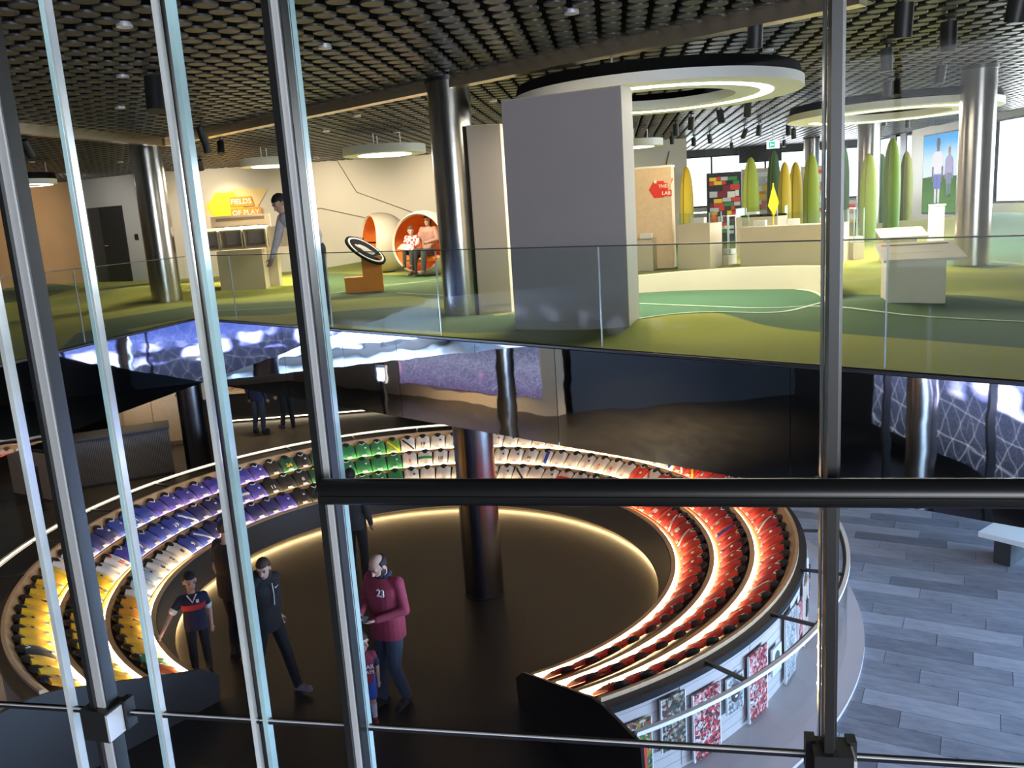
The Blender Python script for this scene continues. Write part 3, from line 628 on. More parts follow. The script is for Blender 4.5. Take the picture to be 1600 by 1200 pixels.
# ---- the shirts
PAL = {'yellow': (.86, .52, .02), 'amber': (.85, .38, .02), 'orange': (.85, .16, .02), 'red': (.62, .025, .015), 'crimson': (.48, .015, .02), 'scarlet': (.75, .05, .02), 'white': (.78, .72, .64),
       'royal blue': (.03, .06, .36), 'navy blue': (.02, .025, .14), 'violet blue': (.06, .05, .36), 'sky blue': (.45, .55, .66), 'black': (.014, .014, .015), 'green': (.02, .22, .07), 'light green': (.16, .36, .05), 'dark green': (.015, .10, .05)}
for n_, c_ in PAL.items(): mat('shirt_'+n_, c_, .75, 0, .10, 9, .12, 90, sheen=.1)
def shirt_mesh(w_=.268, h_=.325):
    nu, nv = 10, 9; vs = []; fs = []
    def outl(u, v):     # u,v in [-1,1],[0,1] -> plan position; shoulders slope, neck scooped
        top = 1.0-.07*max(0, abs(u)-.35)**1.3*1.6
        if abs(u) < .35: top = .90+.10*(abs(u)/.35)**1.5
        return u*w_/2*(1-.03*v), v*top*h_
    for side in (1, 0):
        for j in range(nv):
            for i in range(nu+1):
                u = -1+2*i/nu; v = j/(nv-1); x, y = outl(u, v)
                z = (.020+.024*(1-u*u)**.6+.012*math.sin(v*PI)) if side else 0.
                vs.append((x, y, z+.004*math.sin(7*u+5*v)*side))
    m = nu+1
    for j in range(nv-1):
        for i in range(nu):
            a = j*m+i; fs.append((a, a+1, a+m+1, a+m)); b = nv*m+a; fs.append((b, b+m, b+m+1, b+1))
    per = [i for i in range(m)]+[j*m+m-1 for j in range(1, nv)]+[(nv-1)*m+i for i in range(m-2, -1, -1)]+[j*m for j in range(nv-2, 0, -1)]
    for k in range(len(per)):
        a, b = per[k], per[(k+1) % len(per)]; fs.append((a, nv*m+a, nv*m+b, b))
    return shade(G().add(vs, fs).mesh('shirt'), 50)
H_ = .325
BODY = {}
base = shirt_mesh()
for n_ in PAL:
    q = base.copy(); q.materials.append(MATS['shirt_'+n_]); BODY[n_] = q
def shared(name, g, m):
    me = g if not isinstance(g, G) else g.mesh(name); shade(me); me.materials.append(MATS[m]); return me
def ribbon(pts, w_, th=.004):     # flat band along points in the shirt plane
    g = G()
    for (x0, y0, z0), (x1, y1, z1) in zip(pts[:-1], pts[1:]):
        d = Vector((x1-x0, y1-y0, 0)).normalized(); n = Vector((-d.y, d.x, 0))*w_/2
        a = [(x0-n.x, y0-n.y, z0), (x1-n.x, y1-n.y, z1), (x1+n.x, y1+n.y, z1), (x0+n.x, y0+n.y, z0)]
        g.add(a+[(p[0], p[1], p[2]+th) for p in a], [(3, 2, 1, 0), (4, 5, 6, 7), (0, 1, 5, 4), (1, 2, 6, 5), (2, 3, 7, 6), (3, 0, 4, 7)])
    return g
def zs(x, v=.5): u = x/.134; return .022+.024*max(0, 1-u*u)**.6+.012*math.sin(v*PI)
colr = lambda: ribbon([(x, H_*(.905+.095*(abs(x)/.047)**1.5)-.006, zs(x, .95)) for x in (-.05, -.03, 0, .03, .05)], .018)
vcol = lambda: ribbon([(-.05, H_*.97, zs(.05, .95)), (0, H_*.80, zs(0, .8)), (.05, H_*.97, zs(.05, .95))], .014)
DET = {}
for cn, mm in (('white', 'white_print'), ('black', 'black_print'), ('yellow', 'sign_yellow'), ('red', 'sign_red')):
    DET['collar_'+cn] = shared('c', colr(), mm); DET['vcollar_'+cn] = shared('c', vcol(), mm)
    DET['crest_'+cn] = shared('k', G().add([(-.018+.05, .205, .052), (.018+.05, .205, .050), (.018+.05, .18, .050), (.05, .165, .051), (-.018+.05, .18, .052)]+[(-.018+.05, .205, .058), (.018+.05, .205, .056), (.018+.05, .18, .056), (.05, .165, .057), (-.018+.05, .18, .058)], [(0, 1, 2, 3, 4), (9, 8, 7, 6, 5), (0, 5, 6, 1), (1, 6, 7, 2), (2, 7, 8, 3), (3, 8, 9, 4), (4, 9, 5, 0)]), mm)
    DET['sash_'+cn] = shared('s', ribbon([(-.10, .27, zs(.10, .8)), (-.05, .2, zs(.05)), (0, .14, zs(0)), (.06, .07, zs(.06, .2)), (.11, .01, zs(.11, .02))], .035), mm)
    DET['band_'+cn] = shared('b', ribbon([(x, .155, zs(x)) for x in (-.13, -.09, -.04, 0, .04, .09, .13)], .05), mm)
    DET['stripe_'+cn] = shared('v', ribbon([(.055, y, zs(.055, y/H_)) for y in (.012, .1, .2, .295)], .055), mm)
mat('stripe_blue', (.03, .07, .42), .6); DET['stripe_blue'] = shared('v', ribbon([(.05, y, zs(.05, y/H_)) for y in (.012, .1, .2, .295)], .065), 'stripe_blue')
mat('stripe_green', (.05, .28, .07), .6); DET['band_green'] = shared('b', ribbon([(x, .165, zs(x)) for x in (-.13, -.09, -.04, 0, .04, .09, .13)], .06), 'stripe_green')
CARD = shared('card', G().box((0, .018, .052), (.085, .036, .006)), 'card_white')
NECK = shared('neck', G().lathe([(.062, 0), (.080, .012), (.078, .036), (.048, .058), (0.0001, .064)], 14), 'neck_black')
NUM = {}
def num_mesh(s, mm):
    k = (s, mm)
    if k not in NUM: q = text_mesh(s, .105, .003); q.materials.append(MATS[mm]); NUM[k] = q
    return NUM[k]
TIER = ['lowest tier', 'middle tier', 'top tier']
def shirt(k, th, colr_, det, coll=None, near=''):
    a = math.radians(th); er = np.array([math.cos(a), math.sin(a), 0]); u = np.array([math.sin(a), -math.cos(a), 0])
    v = er*.270+np.array([0, 0, .185]); v /= np.linalg.norm(v); n = np.cross(u, v)
    org = np.array([RC[0], RC[1], Z0+PZ*k-.030])+er*(R0+PR*k+.142)+n*.010
    kind, _, dc = det.partition('_')
    what = {'crest': 'small %s crest' % dc, 'sash': '%s sash' % dc, 'band': '%s chest band' % dc, 'stripe': '%s stripe' % dc, 'plain': 'plain front', 'num': 'number '+dc.split(':')[0]}[kind]
    fam, order, frm = near
    desc = '%s shirt with %s, %s %s one from the %s, %s' % (colr_, what, order, fam, frm, TIER[k])
    t = thing('football_shirt', desc, 'shirt', (0, 0, 0), 0, '%s shirts on the %s' % (fam, TIER[k]))
    frame(t, org, u, v, n)
    def ch(nm_, me, loc=None):
        o = bpy.data.objects.new(nm_, me); COL.objects.link(o); o.parent = t
        if loc: o.location = loc
        return o
    ch('shirt_body', BODY[colr_]); ch('name_card', CARD); o = ch('neck_form', NECK, (0, H_*.985, -.012))
    if coll: ch('collar', DET[coll])
    if kind == 'num': s, mm = (dc.split(':')+['white_print'])[:2]; ch('number', num_mesh(s, mm), (0, .115, .062))
    elif kind == 'crest': ch('crest', DET[det])
    elif kind != 'plain': ch(kind, DET[det])
    return t
def zone(th, k):
    """colour run around the ring, read from the photograph"""
    if th < 33: return None
    th %= 360
    if th > 180:
        if k == 0 and th > 222: return 'orange'
        if k == 0 and th > 218: return 'green'
        if k == 2 and 214 < th < 218: return 'black'
        if th > 192: return random.choice(['yellow', 'yellow', 'yellow', 'amber'])
        if th > 187-k*0: return 'yellow' if k else 'white'
        return 'white' if k != 0 else 'sky blue'
    b = (166, 178, 180)[k]
    if th > b: return 'white' if k < 2 else 'sky blue'
    if th > 132: return random.choice(['royal blue', 'royal blue', 'violet blue', 'navy blue']) if th > 150 else random.choice(['violet blue', 'navy blue', 'violet blue'])
    if th > 122: return 'black'
    if th > 116: return 'dark green'
    if th > 98: return 'green' if th > 101 else 'light green'
    if th > 42: return 'white'
    if th > 33: return random.choice(['white', 'white', 'scarlet'])
    return None
FIX = {}    # particular shirts (tier, nearest angle) -> detail
def near_fix(k, px, py, det, c=None, coll=None): 
    q = P(px, py, Z0+PZ*k+.1)[:2]-RC; FIX[(k, math.degrees(math.atan2(q[1], q[0])) % 360)] = (det, c, coll)
near_fix(1, 308, 822, 'num_19'); near_fix(0, 330, 850, 'num_9'); near_fix(2, 402, 760, 'num_10'); near_fix(1, 447, 770, 'num_11', 'black'); near_fix(2, 480, 737, 'num_24:sign_yellow', 'dark green')
near_fix(2, 650, 705, 'num_19:black_print', 'white'); near_fix(1, 687, 725, 'num_10:black_print', 'white'); near_fix(1, 818, 720, 'num_H:black_print', 'white'); near_fix(2, 838, 700, 'num_9:sign_red', 'white')
near_fix(2, 700, 700, 'stripe_blue', 'white'); near_fix(1, 840, 722, 'stripe_blue', 'white'); near_fix(1, 660, 728, 'band_green', 'white'); near_fix(2, 628, 712, 'sash_yellow', 'light green'); near_fix(1, 372, 790, 'num_10')
near_fix(0, 390, 835, 'num_8'); near_fix(1, 1012, 742, 'sash_red', 'white'); near_fix(2, 1010, 735, 'stripe_blue', 'white'); near_fix(2, 1060, 742, 'sash_yellow', 'red')
near_fix(1, 1115, 825, 'stripe_blue', 'red'); near_fix(0, 1015, 800, 'num_10', 'red')
used = set(); CNT = {}
FAM = {'yellow': 'yellow', 'amber': 'yellow', 'orange': 'orange', 'red': 'red', 'crimson': 'red', 'scarlet': 'red', 'white': 'white', 'royal blue': 'blue', 'navy blue': 'blue', 'violet blue': 'blue', 'sky blue': 'white', 'black': 'black', 'green': 'green', 'light green': 'green', 'dark green': 'green'}
FROM = {'red': 'black end panel', 'white': 'red shirts', 'green': 'white shirts', 'black': 'green shirts', 'blue': 'black shirts', 'yellow': 'pale shirts', 'orange': 'yellow shirts'}
def ordinal(n): return '%d%s' % (n, 'th' if 10 < n % 100 < 14 else {1: 'st', 2: 'nd', 3: 'rd'}.get(n % 10, 'th'))
def place(k, c, th):
    f = FAM[c]; late = f in ('white', 'green', 'black') and th > 160; key = (k, f, late); CNT[key] = CNT.get(key, 0)+1
    return f, ordinal(CNT[key]), ('blue shirts' if f == 'white' else 'grey end panel') if late else FROM[f]
for k in range(NT):
    rm = R0+PR*k+.24; step = math.degrees(.287/rm); n = int((TH1-TH0-3)/step)
    for i in range(n):
        th = TH0+1.8+(i+.5)*(TH1-TH0-3.6)/n
        c = zone(th, k)
        if c is None: c = random.choice(['red', 'red', 'scarlet', 'crimson'])
        light = c in ('white', 'yellow', 'sky blue', 'amber', 'light green')
        ink = 'red' if c == 'white' and random.random() < .5 else ('black' if light else random.choice(['white', 'white', 'yellow' if c in ('green', 'dark green', 'black') else 'white']))
        det = random.choice(['crest_'+ink, 'crest_'+ink, 'crest_'+ink, 'plain', 'num_%d:%s' % (random.choice([2, 3, 4, 5, 6, 7, 8, 10, 11, 14]), {'white': 'white_print', 'black': 'black_print', 'yellow': 'sign_yellow', 'red': 'sign_red'}[ink]), 'sash_'+ink if random.random() < .35 else 'crest_'+ink, 'band_'+ink if random.random() < .3 else 'plain'])
        coll = random.choice([None, 'collar_'+ink, 'vcollar_'+ink])
        for (kk, tt), (d2, c2, l2) in FIX.items():
            if kk == k and abs(tt-(th % 360)) < step*.55 and (kk, tt) not in used:
                used.add((kk, tt)); det = d2; c = c2 or c; coll = l2
        shirt(k, th, c, det, coll, place(k, c, th))

# ---- photographs standing against the white outer wall
def photo_mat(name, cols, scale):
    m = bpy.data.materials.new(name); m.use_nodes = True; N = m.node_tree.nodes; L = m.node_tree.links; b = N['Principled BSDF']; b.inputs['Roughness'].default_value = .35
    tc = N.new('ShaderNodeTexCoord'); v = N.new('ShaderNodeTexVoronoi'); v.inputs['Scale'].default_value = scale; L.new(tc.outputs['Object'], v.inputs[0])
    n = N.new('ShaderNodeTexNoise'); n.inputs['Scale'].default_value = scale*.35; n.inputs['Detail'].default_value = 4; L.new(tc.outputs['Object'], n.inputs[0])
    mxx = N.new('ShaderNodeMix'); mxx.data_type = 'RGBA'; mxx.inputs[0].default_value = .5; L.new(v.outputs['Color'], mxx.inputs[6]); L.new(n.outputs['Color'], mxx.inputs[7])
    sp = N.new('ShaderNodeSeparateColor'); L.new(mxx.outputs[2], sp.inputs[0])
    r = N.new('ShaderNodeValToRGB'); L.new(sp.outputs[0], r.inputs[0]); cr = r.color_ramp; cr.interpolation = 'CONSTANT'
    while len(cr.elements) < len(cols): cr.elements.new(.5)
    for i, (e, c) in enumerate(zip(cr.elements, cols)): e.position = .22+.56*i/len(cols); e.color = (*c, 1)
    L.new(r.outputs[0], b.inputs['Base Color']); MATS[name] = m
photo_mat('photo_red', [(.03, .02, .02), (.35, .02, .03), (.55, .05, .06), (.5, .3, .28), (.12, .02, .03), (.6, .55, .5)], 34)
photo_mat('photo_dark', [(.02, .025, .02), (.06, .07, .05), (.22, .2, .12), (.4, .36, .28), (.04, .05, .06), (.15, .02, .03)], 34)
photo_mat('photo_mix', [(.03, .05, .03), (.35, .22, .03), (.04, .18, .06), (.4, .05, .04), (.5, .45, .35), (.05, .05, .05)], 30)
photo_mat('photo_sand', [(.42, .25, .17), (.5, .32, .22), (.38, .2, .14), (.55, .4, .3)], 8)
photo_mat('photo_grey', [(.1, .1, .11), (.3, .3, .31), (.5, .5, .5), (.2, .2, .2)], 40)
mat('photo_white', (.62, .62, .64), .4, 0, .05, 6); mat('photo_blue', (.05, .18, .6), .4, 0, .3, 6); mat('face_dark', (.05, .035, .03), .5, 0, .5, 30)
PHN = [0]
def photo(px, py, w_, h_, mt, label, fig=None, lean=0.):
    th = math.radians(-63.2+4.75*PHN[0]); PHN[0] += 1; c, s_ = math.cos(th), math.sin(th); zb = (.07 if h_ > .5 else (.06 if PHN[0] % 2 else .34)); w_ *= 1.65; h_ *= 1.25
    t = thing('photo_board', label, 'photo', (RC[0]+5.165*c, RC[1]+5.165*s_, zb), th+PI/2, None)
    link('board', G().box((0, 0, h_/2), (w_, .02, h_)), mt, t, False)
    link('edge_frame', G().box((-w_/2-.004, 0, h_/2), (.008, .024, h_)).box((w_/2+.004, 0, h_/2), (.008, .024, h_)), 'white_print', t, False)
    if fig == 'face':
        g = G().ell((0, -.014, h_*.55), (w_*.3, .008, h_*.3)); link('printed_face', g, 'face_dark', t); link('printed_teeth', G().ell((0, -.02, h_*.43), (w_*.1, .006, h_*.035)), 'white_print', t)
    elif fig == 'runner':
        g = G().ell((0, -.014, h_*.85), (w_*.09, .006, h_*.05)).tube([(0, -.014, h_*.8), (.01, -.014, h_*.55)], w_*.12, 6).tube([(.01, -.014, h_*.55), (-.05, -.014, h_*.25)], w_*.05, 6).tube([(.01, -.014, h_*.55), (.05, -.014, h_*.3)], w_*.05, 6); link('printed_runner', g, 'face_dark', t)
    elif fig == 'figures':
        g = G()
        for x in (-.06, 0, .06): g.ell((x, -.014, h_*.7), (.012, .005, .016)).tube([(x, -.014, h_*.67), (x, -.014, h_*.45)], .014, 6)
        link('printed_figures', g, 'face_dark', t)
    elif fig == 'flag':
        link('printed_flag', G().box((.02, -.013, h_*.45), (w_*.5, .006, h_*.5)), 'sign_red', t, False); link('printed_band', G().box((.02, -.018, h_*.35), (w_*.3, .006, h_*.12)), 'sign_yellow', t, False)
photo(1003, 1150, .20, .55, 'photo_mix', 'tall crowd photo with red and yellow flag at the end of the white wall', 'flag')
photo(1036, 1120, .17, .42, 'photo_dark', 'dark photo of a crowd beside the flag photo on the white ring wall')
photo(1070, 1110, .22, .55, 'photo_red', 'photo of a red and black crowd on the white ring wall')
photo(1092, 1150, .15, .30, 'photo_grey', 'portrait photo of a laughing dark face on the white ring wall', 'face')
photo(1118, 1095, .22, .58, 'photo_red', 'photo of crimson shirts in a dense crowd on the white ring wall', None)
photo(1128, 1160, .13, .24, 'photo_white', 'small pale portrait photo at the foot of the white ring wall', 'face')
photo(1172, 1060, .20, .62, 'photo_grey', 'black and white photo of a packed crowd on the white ring wall')
photo(1165, 1110, .14, .34, 'photo_red', 'narrow photo of red shirted fans below the black and white crowd photo', None)
photo(1200, 1040, .18, .60, 'photo_sand', 'photo of figures on sandy ground on the white ring wall', 'figures')
photo(1208, 1085, .12, .26, 'photo_grey', 'small portrait of a shouting man on the white ring wall', 'face')
photo(1222, 1020, .16, .58, 'photo_white', 'pale photo of a running man in blue on the white ring wall', 'runner')
photo(1240, 1060, .08, .26, 'photo_blue', 'narrow bright blue photo on the white ring wall')
photo(1248, 985, .16, .60, 'photo_white', 'pale photo with a small tree on the white ring wall', 'figures')
photo(1262, 930, .18, .60, 'photo_blue', 'tall photo of a bright sky on the white ring wall', None)
photo(1268, 890, .22, .60, 'photo_grey', 'grey photo on the white ring wall nearest the mirror fascia', 'figures')
# ================================================================== LOWER HALL FURNITURE
def ribbed(name, label, pa, pb, h, depth=.7):
    a = P(*pa)[:2]; b = P(*pb)[:2]; d = (b-a)/np.linalg.norm(b-a); L_ = float(np.linalg.norm(b-a)); an = math.atan2(d[1], d[0])
    t = thing(name, label, 'counter', (*a, 0), an)
    link('body', G().box((L_/2, depth/2+.02, h/2), (L_, depth, h)), 'rib_dark', t, False)
    g = G(); n = int(L_/.034)
    for i in range(n): g.box(((i+.5)*L_/n, .012, h/2+.02), (L_/n*.55, .03, h-.1))
    o = link('ribbing', g, 'rib_grey', t, False); o['kind'] = 'stuff'
    link('counter_top', G().box((L_/2, depth/2, h+.015), (L_+.04, depth+.06, .03)), 'rib_dark', t, False)
    link('toe_kick', G().box((L_/2, .05, .035), (L_, .05, .07)), 'tier_dark', t, False)
    return t
ribbed('ribbed_counter', 'long grey counter with fine vertical ribs behind the shirt ring', (112, 768), (274, 741), 1.05)
ribbed('ribbed_counter', 'short ribbed counter section right of the dark column', (338, 725), (362, 720), 1.4, .4)
# wooden back cabinet behind the counter
a = P(190, 690)[:2]
t = thing('wood_cabinet', 'warm lit maple cabinet behind the ribbed counter', 'cabinet', (-9.6, 20.6, 0), .12)
link('carcass', G().box((1.0, .3, 1.2), (2.3, .6, 2.4)), 'maple', t, False)
for i in range(3):
    l = link('door', G().box((.30+.72*i, -.015, 1.2), (.69, .03, 2.2)), 'maple_pale', t, False); link('keyhole', G().box((.55+.72*i, -.035, 1.25), (.02, .012, .06)), 'tier_dark', l, False)
link('shelf_recess', G().box((-.35, .1, 1.1), (.4, .3, .5)), 'tier_dark', t, False)
t = thing('barrier_post', 'thin dark post with glass standing by the ribbed counter', 'post', tuple(P(68, 797)))
link('shaft', G().box((0, 0, .45), (.04, .05, .9)), 'dark_steel', t, False); link('foot', G().box((0, 0, .01), (.14, .14, .02)), 'dark_steel', t, False)
t = thing('barrier_post', 'thin dark post against the ribs of the long counter', 'post', tuple(P(131, 768)-np.array([0, .25, 0])))
link('shaft', G().box((0, 0, .42), (.04, .05, .84)), 'dark_steel', t, False); link('foot', G().box((0, 0, .01), (.14, .14, .02)), 'dark_steel', t, False)
t = thing('white_partition', 'low pale partition leaning out left of the ribbed counter', 'partition', tuple(P(30, 770)), -.55)
link('panel', G().box((.6, 0, .5), (1.5, .06, 1.0)), 'maple_pale', t, False); link('cap_rail', G().box((.6, 0, 1.015), (1.54, .1, .03)), 'tier_dark', t, False)
# lit display counter along the dark back wall
pa = P(352, 668)[:2]; t = thing('display_counter', 'long black display counter with lit wooden shelf along the back wall', 'counter', (pa[0]-.3, pa[1]+.5, 0), .06)
link('base', G().box((2.2, .3, .4), (5.2, .6, .8)), 'rim_black', t, False); link('light_slot', G().box((2.2, -.02, .06), (5.2, .03, .02)), 'led_line', t, False)
link('shelf', G().box((2.2, .25, .83), (5.2, .6, .05)), 'maple_pale', t, False); link('back_board', G().box((2.2, .58, 1.5), (5.2, .04, 1.3)), 'maple', t, False)
link('shelf_light', G().box((2.2, .5, 2.1), (5.0, .06, .03)), 'led_line', t, False)
for i in range(7):
    b = link('exhibit_box', G().box((.2+.68*i, .3, 1.0+.06*(i % 3)), (.34, .22, .3+.12*(i % 3))), ('maple', 'end_grey', 'maple_pale')[i % 3], t, False); link('exhibit_cap', G().box((.2+.68*i, .3, 1.19+.12*(i % 3)), (.36, .24, .02)), 'tier_dark', b, False)
# kiosk seen in the mirror
t = thing('touch_kiosk', 'slim grey kiosk with a small lit screen under the wing', 'kiosk', (-14.2, 11.2, 0), -.8)
link('stem', G().box((0, 0, .5), (.12, .08, 1.0)), 'end_grey', t, False); mat('kiosk_lit', (.5, .6, .9), .4, emit=(.6, .7, 1), estr=2.5)
l = link('screen_housing', G().box((0, .0, 1.12), (.36, .06, .46)), 'white_paint', t, False); link('screen', G().box((.0, .035, 1.14), (.26, .012, .32)), 'kiosk_lit', l, False); link('screen', G().box((.0, -.035, 1.14), (.26, .012, .32)), 'kiosk_lit', l, False)
# bench on the slate floor
bp_ = P(1540, 868); t = thing('bench', 'dark bench with a pale slab top on the cold lit slate floor', 'bench', (bp_[0]+.15, bp_[1]-.1, 0), -.92)
link('support', G().box((.12, 0, .19), (.22, .5, .38)), 'bench_dark', t, False); link('support', G().box((2.2, 0, .19), (.22, .5, .38)), 'bench_dark', t, False)
link('seat_slab', G().box((1.2, 0, .42), (2.7, .75, .07)), 'bench_top', t, False)
# downlights added to brighten the dim lower hall (warm, few)
def downlight(x, y, z, pw, label, col=(1, .8, .55)):
    t = thing('downlight', label, 'lamp', (x, y, z))
    link('can', G().lathe([(.06, -.04), (.075, -.04), (.075, 0), (.06, 0)], 16), 'fixture_black', t); link('lens', G().lathe([(.0001, -.012), (.058, -.012), (.058, -.006), (.0001, -.006)], 16), 'lamp_glow', t)
    l = bpy.data.lights.new('fill_beam', 'SPOT'); l.energy = pw; l.color = col; l.spot_size = 2.0; l.spot_blend = .8; l.shadow_soft_size = .06
    o = bpy.data.objects.new('fill_beam', l); COL.objects.link(o); o.location = (0, 0, -.05); o.parent = t; return t
for x, y, pw in ((-8.2, 17.0, 160), (-6.5, 21.5, 300), (-9.0, 19.9, 150), (-13.2, 9.9, 700), (-10.3, 4.6, 1000), (-9.2, 8.2, 900), (3.0, 14.8, 60)):
    downlight(x, y, ZS-.005, pw, 'added small warm downlight in the low soffit')['group'] = 'added downlights in the low soffit'

# ================================================================== UPPER FLOOR EXHIBITS
def box_panel(name, label, fr, bk, fl_, z1, cat='panel'):
    """upright panel from its front-right, back-right and front-left foot points"""
    fr, bk, fl_ = [np.array(q[:2]) for q in (fr, bk, fl_)]; sd_ = bk-fr; fl2 = fl_; z0 = ZU-.02
    t = thing(name, label, cat, (*((fr+fl2)/2), z0)); c = (fr+fl2)/2
    q = [tuple(p-c) for p in (fl2, fr, fr+sd_, fl2+sd_)]
    link('core', G().prism(q, 0, z1-z0), 'cream', t, False)
    u = (fr-fl2)/np.linalg.norm(fr-fl2); n = np.array([u[1], -u[0]]); n = n if n @ (-sd_) > 0 else -n; Lw = float(np.linalg.norm(fr-fl2)); an = math.atan2(u[1], u[0])
    cc = (fl2+fr)/2-c+n*.006; link('face_sheet', G().box((cc[0], cc[1], (z1-z0)/2+.02), (Lw-.012, .012, z1-z0-.06), an), 'lilac_panel', t, False)
    cc = (fl2+fr)/2-c+n*.016; link('kick_joint', G().box((cc[0], cc[1], .14), (Lw-.012, .004, .012), an), 'grey_print', t, False)
    return t
fr = P(984, 512, ZU+.05); bk = fr+np.array([.15, .30, 0]); u_ = np.array([-.894, .447]); box_panel('exhibition_wall', 'tall wide grey lilac panel with a cream edge beside the green carpet mound', fr, bk, fr[:2]+u_*1.30, 6.32)
fr = P(800, 488, ZU); bk = fr+np.array([.13, .26, 0]); box_panel('exhibition_wall', 'narrow grey lilac panel with a cream edge next to the steel column', fr, bk, P(749, 494, ZU)[:2]+np.array([0, .12]), 6.27)
# low curved bench wall on the pitch circle
lw = thing('curved_low_wall', 'low cream wall curving along the pitch circle and sinking into the mound', 'wall', (*CIR, ZU))
n = 36; vs = []; fs = []
aa = [math.atan2(*(P(x, y, ZU)[:2]-CIR)[::-1]) for x, y in ((1281, 470), (985, 452))]
a0, a1 = aa[0]-.10, aa[1]
if a1 < a0: a1 += 2*PI
for k in range(n+1):
    a = a0+(a1-a0)*k/n; f = k/n; h = .40*min(1, f/.09)**.5*(1-.38*f)
    for r, z in ((CIRR+.02, -.05), (CIRR+.02, h), (CIRR+.16, h), (CIRR+.16, -.05)): vs.append((r*math.cos(a), r*math.sin(a), z))
for k in range(n):
    for j in range(4): fs.append((k*4+j, k*4+(j+1) % 4, k*4+4+(j+1) % 4, k*4+4+j))
fs += [(0, 1, 2, 3), (n*4+3, n*4+2, n*4+1, n*4)]
link('wall_body', G().add(vs, fs), 'cream', lw)
a = a0+.1; bpx = (CIRR*math.cos(a), CIRR*math.sin(a)); link('crest_badge', G().lathe([(.0001, 0), (.035, 0), (.035, .01), (.0001, .01)], 5), 'sign_red', lw); q = bpy.data.objects['crest_badge']; q.location = (CIRR*math.cos(a0+.12)*.992, CIRR*math.sin(a0+.12)*.992, .22); q.rotation_euler = (PI/2, 0, a0+.12-PI/2)
# painted lines lying on the carpet
def floor_line(pix, w_=.045, closed=False):
    pts = []
    for (x0, y0), (x1, y1) in zip(pix[:-1], pix[1:]):
        a, b = P(x0, y0, ZU)[:2], P(x1, y1, ZU)[:2]; m = max(2, int(np.linalg.norm(b-a)/.25))
        for i in range(m): pts.append(a+(b-a)*i/m)
    pts.append(P(*pix[-1], ZU)[:2]); return strip(pts, w_)
def strip(pts, w_):
    vs = []; fs = []
    for i, p in enumerate(pts):
        d = pts[min(i+1, len(pts)-1)]-pts[max(0, i-1)]; d = d/np.linalg.norm(d); n_ = np.array([-d[1], d[0]])*w_/2
        for q in (p-n_, p+n_): vs.append((q[0], q[1], zup(*q)+.006))
    for i in range(len(pts)-1): fs.append((2*i, 2*i+2, 2*i+3, 2*i+1))
    return G().add(vs, fs)
mat('pitch_line', (.50, .55, .38), .9)
fu = bpy.data.objects['floor_upper']
for px_ in ([(1000, 475), (1290, 489), (1600, 503), (1680, 507)], [(505, 460), (720, 432)], [(620, 458), (735, 464)], [(300, 488), (505, 478)], [(560, 448), (735, 436)], [(1480, 405), (1640, 416)], [(300, 475), (470, 468)]):
    link('pitch_line', floor_line(px_), 'pitch_line', fu, False)
link('pitch_circle', strip([CIR+(CIRR-.03)*np.array([math.cos(a), math.sin(a)]) for a in np.linspace(a0-2.4, a0+.6, 60)], .06), 'pitch_line', fu, False)

# egg chairs
def egg(name, label, foot, axis, r=.73):
    p = PU(*foot); z = zup(p[0], p[1]); t = thing(name, label, 'chair', (p[0], p[1], z-.04))
    ax = Vector(axis).normalized(); q = ax.to_track_quat('Z', 'Y').to_matrix().to_4x4(); c = Vector((0, 0, r*.93+.06))
    def put(g, nm, m, par=t):
        o = link(nm, g, m, par); o.matrix_local = Matrix.Translation(c) @ q; return o
    n = 16; op = .36
    outer = []
    for i in range(n+1):
        a = PI-(PI-1.12)*i/n; outer.append((max(1e-4, r*math.sin(a)), r*math.cos(a)*.98))
    inner = [((max(1e-4, (r-.05)*math.sin(PI-(PI-1.12)*i/n))), (r-.05)*math.cos(PI-(PI-1.12)*i/n)*.98+.0) for i in range(n, -1, -1)]
    put(G().lathe(outer, 40, cap=False), 'shell', 'egg_white'); put(G().lathe(inner, 40, cap=False), 'lining', 'orange_in')
    put(G().lathe([outer[-1], (outer[-1][0]-.02, outer[-1][1]+.02), inner[0]], 40, cap=False), 'lip', 'egg_white')
    link('foot', G().lathe([(.28, 0), (.30, .02), (.26, .06), (.16, .10), (.16, .14)], 24), 'end_grey', t)
    g = G().ell((0, 0, 0), (.42, .30, .09)); o = link('seat_cushion', g, 'orange', t); o.location = Vector((0, 0, .42))+Vector((ax.x, ax.y, 0))*.12
    o = link('loudspeaker', G().lathe([(.0001, .0), (.10, .0), (.10, .012), (.0001, .012)], 18), 'grey_print', t); sdv = Vector((ax.y, -ax.x, 0)); o.location = c-Vector((ax.x, ax.y, 0))*.1+sdv*(-(r-.07)); o.rotation_euler = (sdv).to_track_quat('Z', 'Y').to_euler()
    return t, p, z, ax
e1, ep1, ez1, eax1 = egg('egg_chair', 'white egg shaped chair with orange lining, empty, turned to the left', (600, 425), (-.86, -.42, .12))
e2, ep2, ez2, eax2 = egg('egg_chair', 'white egg shaped chair with orange lining where two people sit', (668, 430), (-.42, -.88, .10))
link('tablet_arm', G().tube([(0, 0, .75), (-.3, -.25, .78), (-.45, -.35, .82)], .02, 6), 'dark_steel', e1); o = link('tablet', G().box((0, 0, 0), (.30, .22, .02)), 'frame_black', e1, False); o.location = (-.52, -.42, .86); o.rotation_euler = (.5, .15, -.3); o2 = link('tablet_screen', G().box((0, 0, .012), (.25, .17, .004)), 'grey_print', o, False)
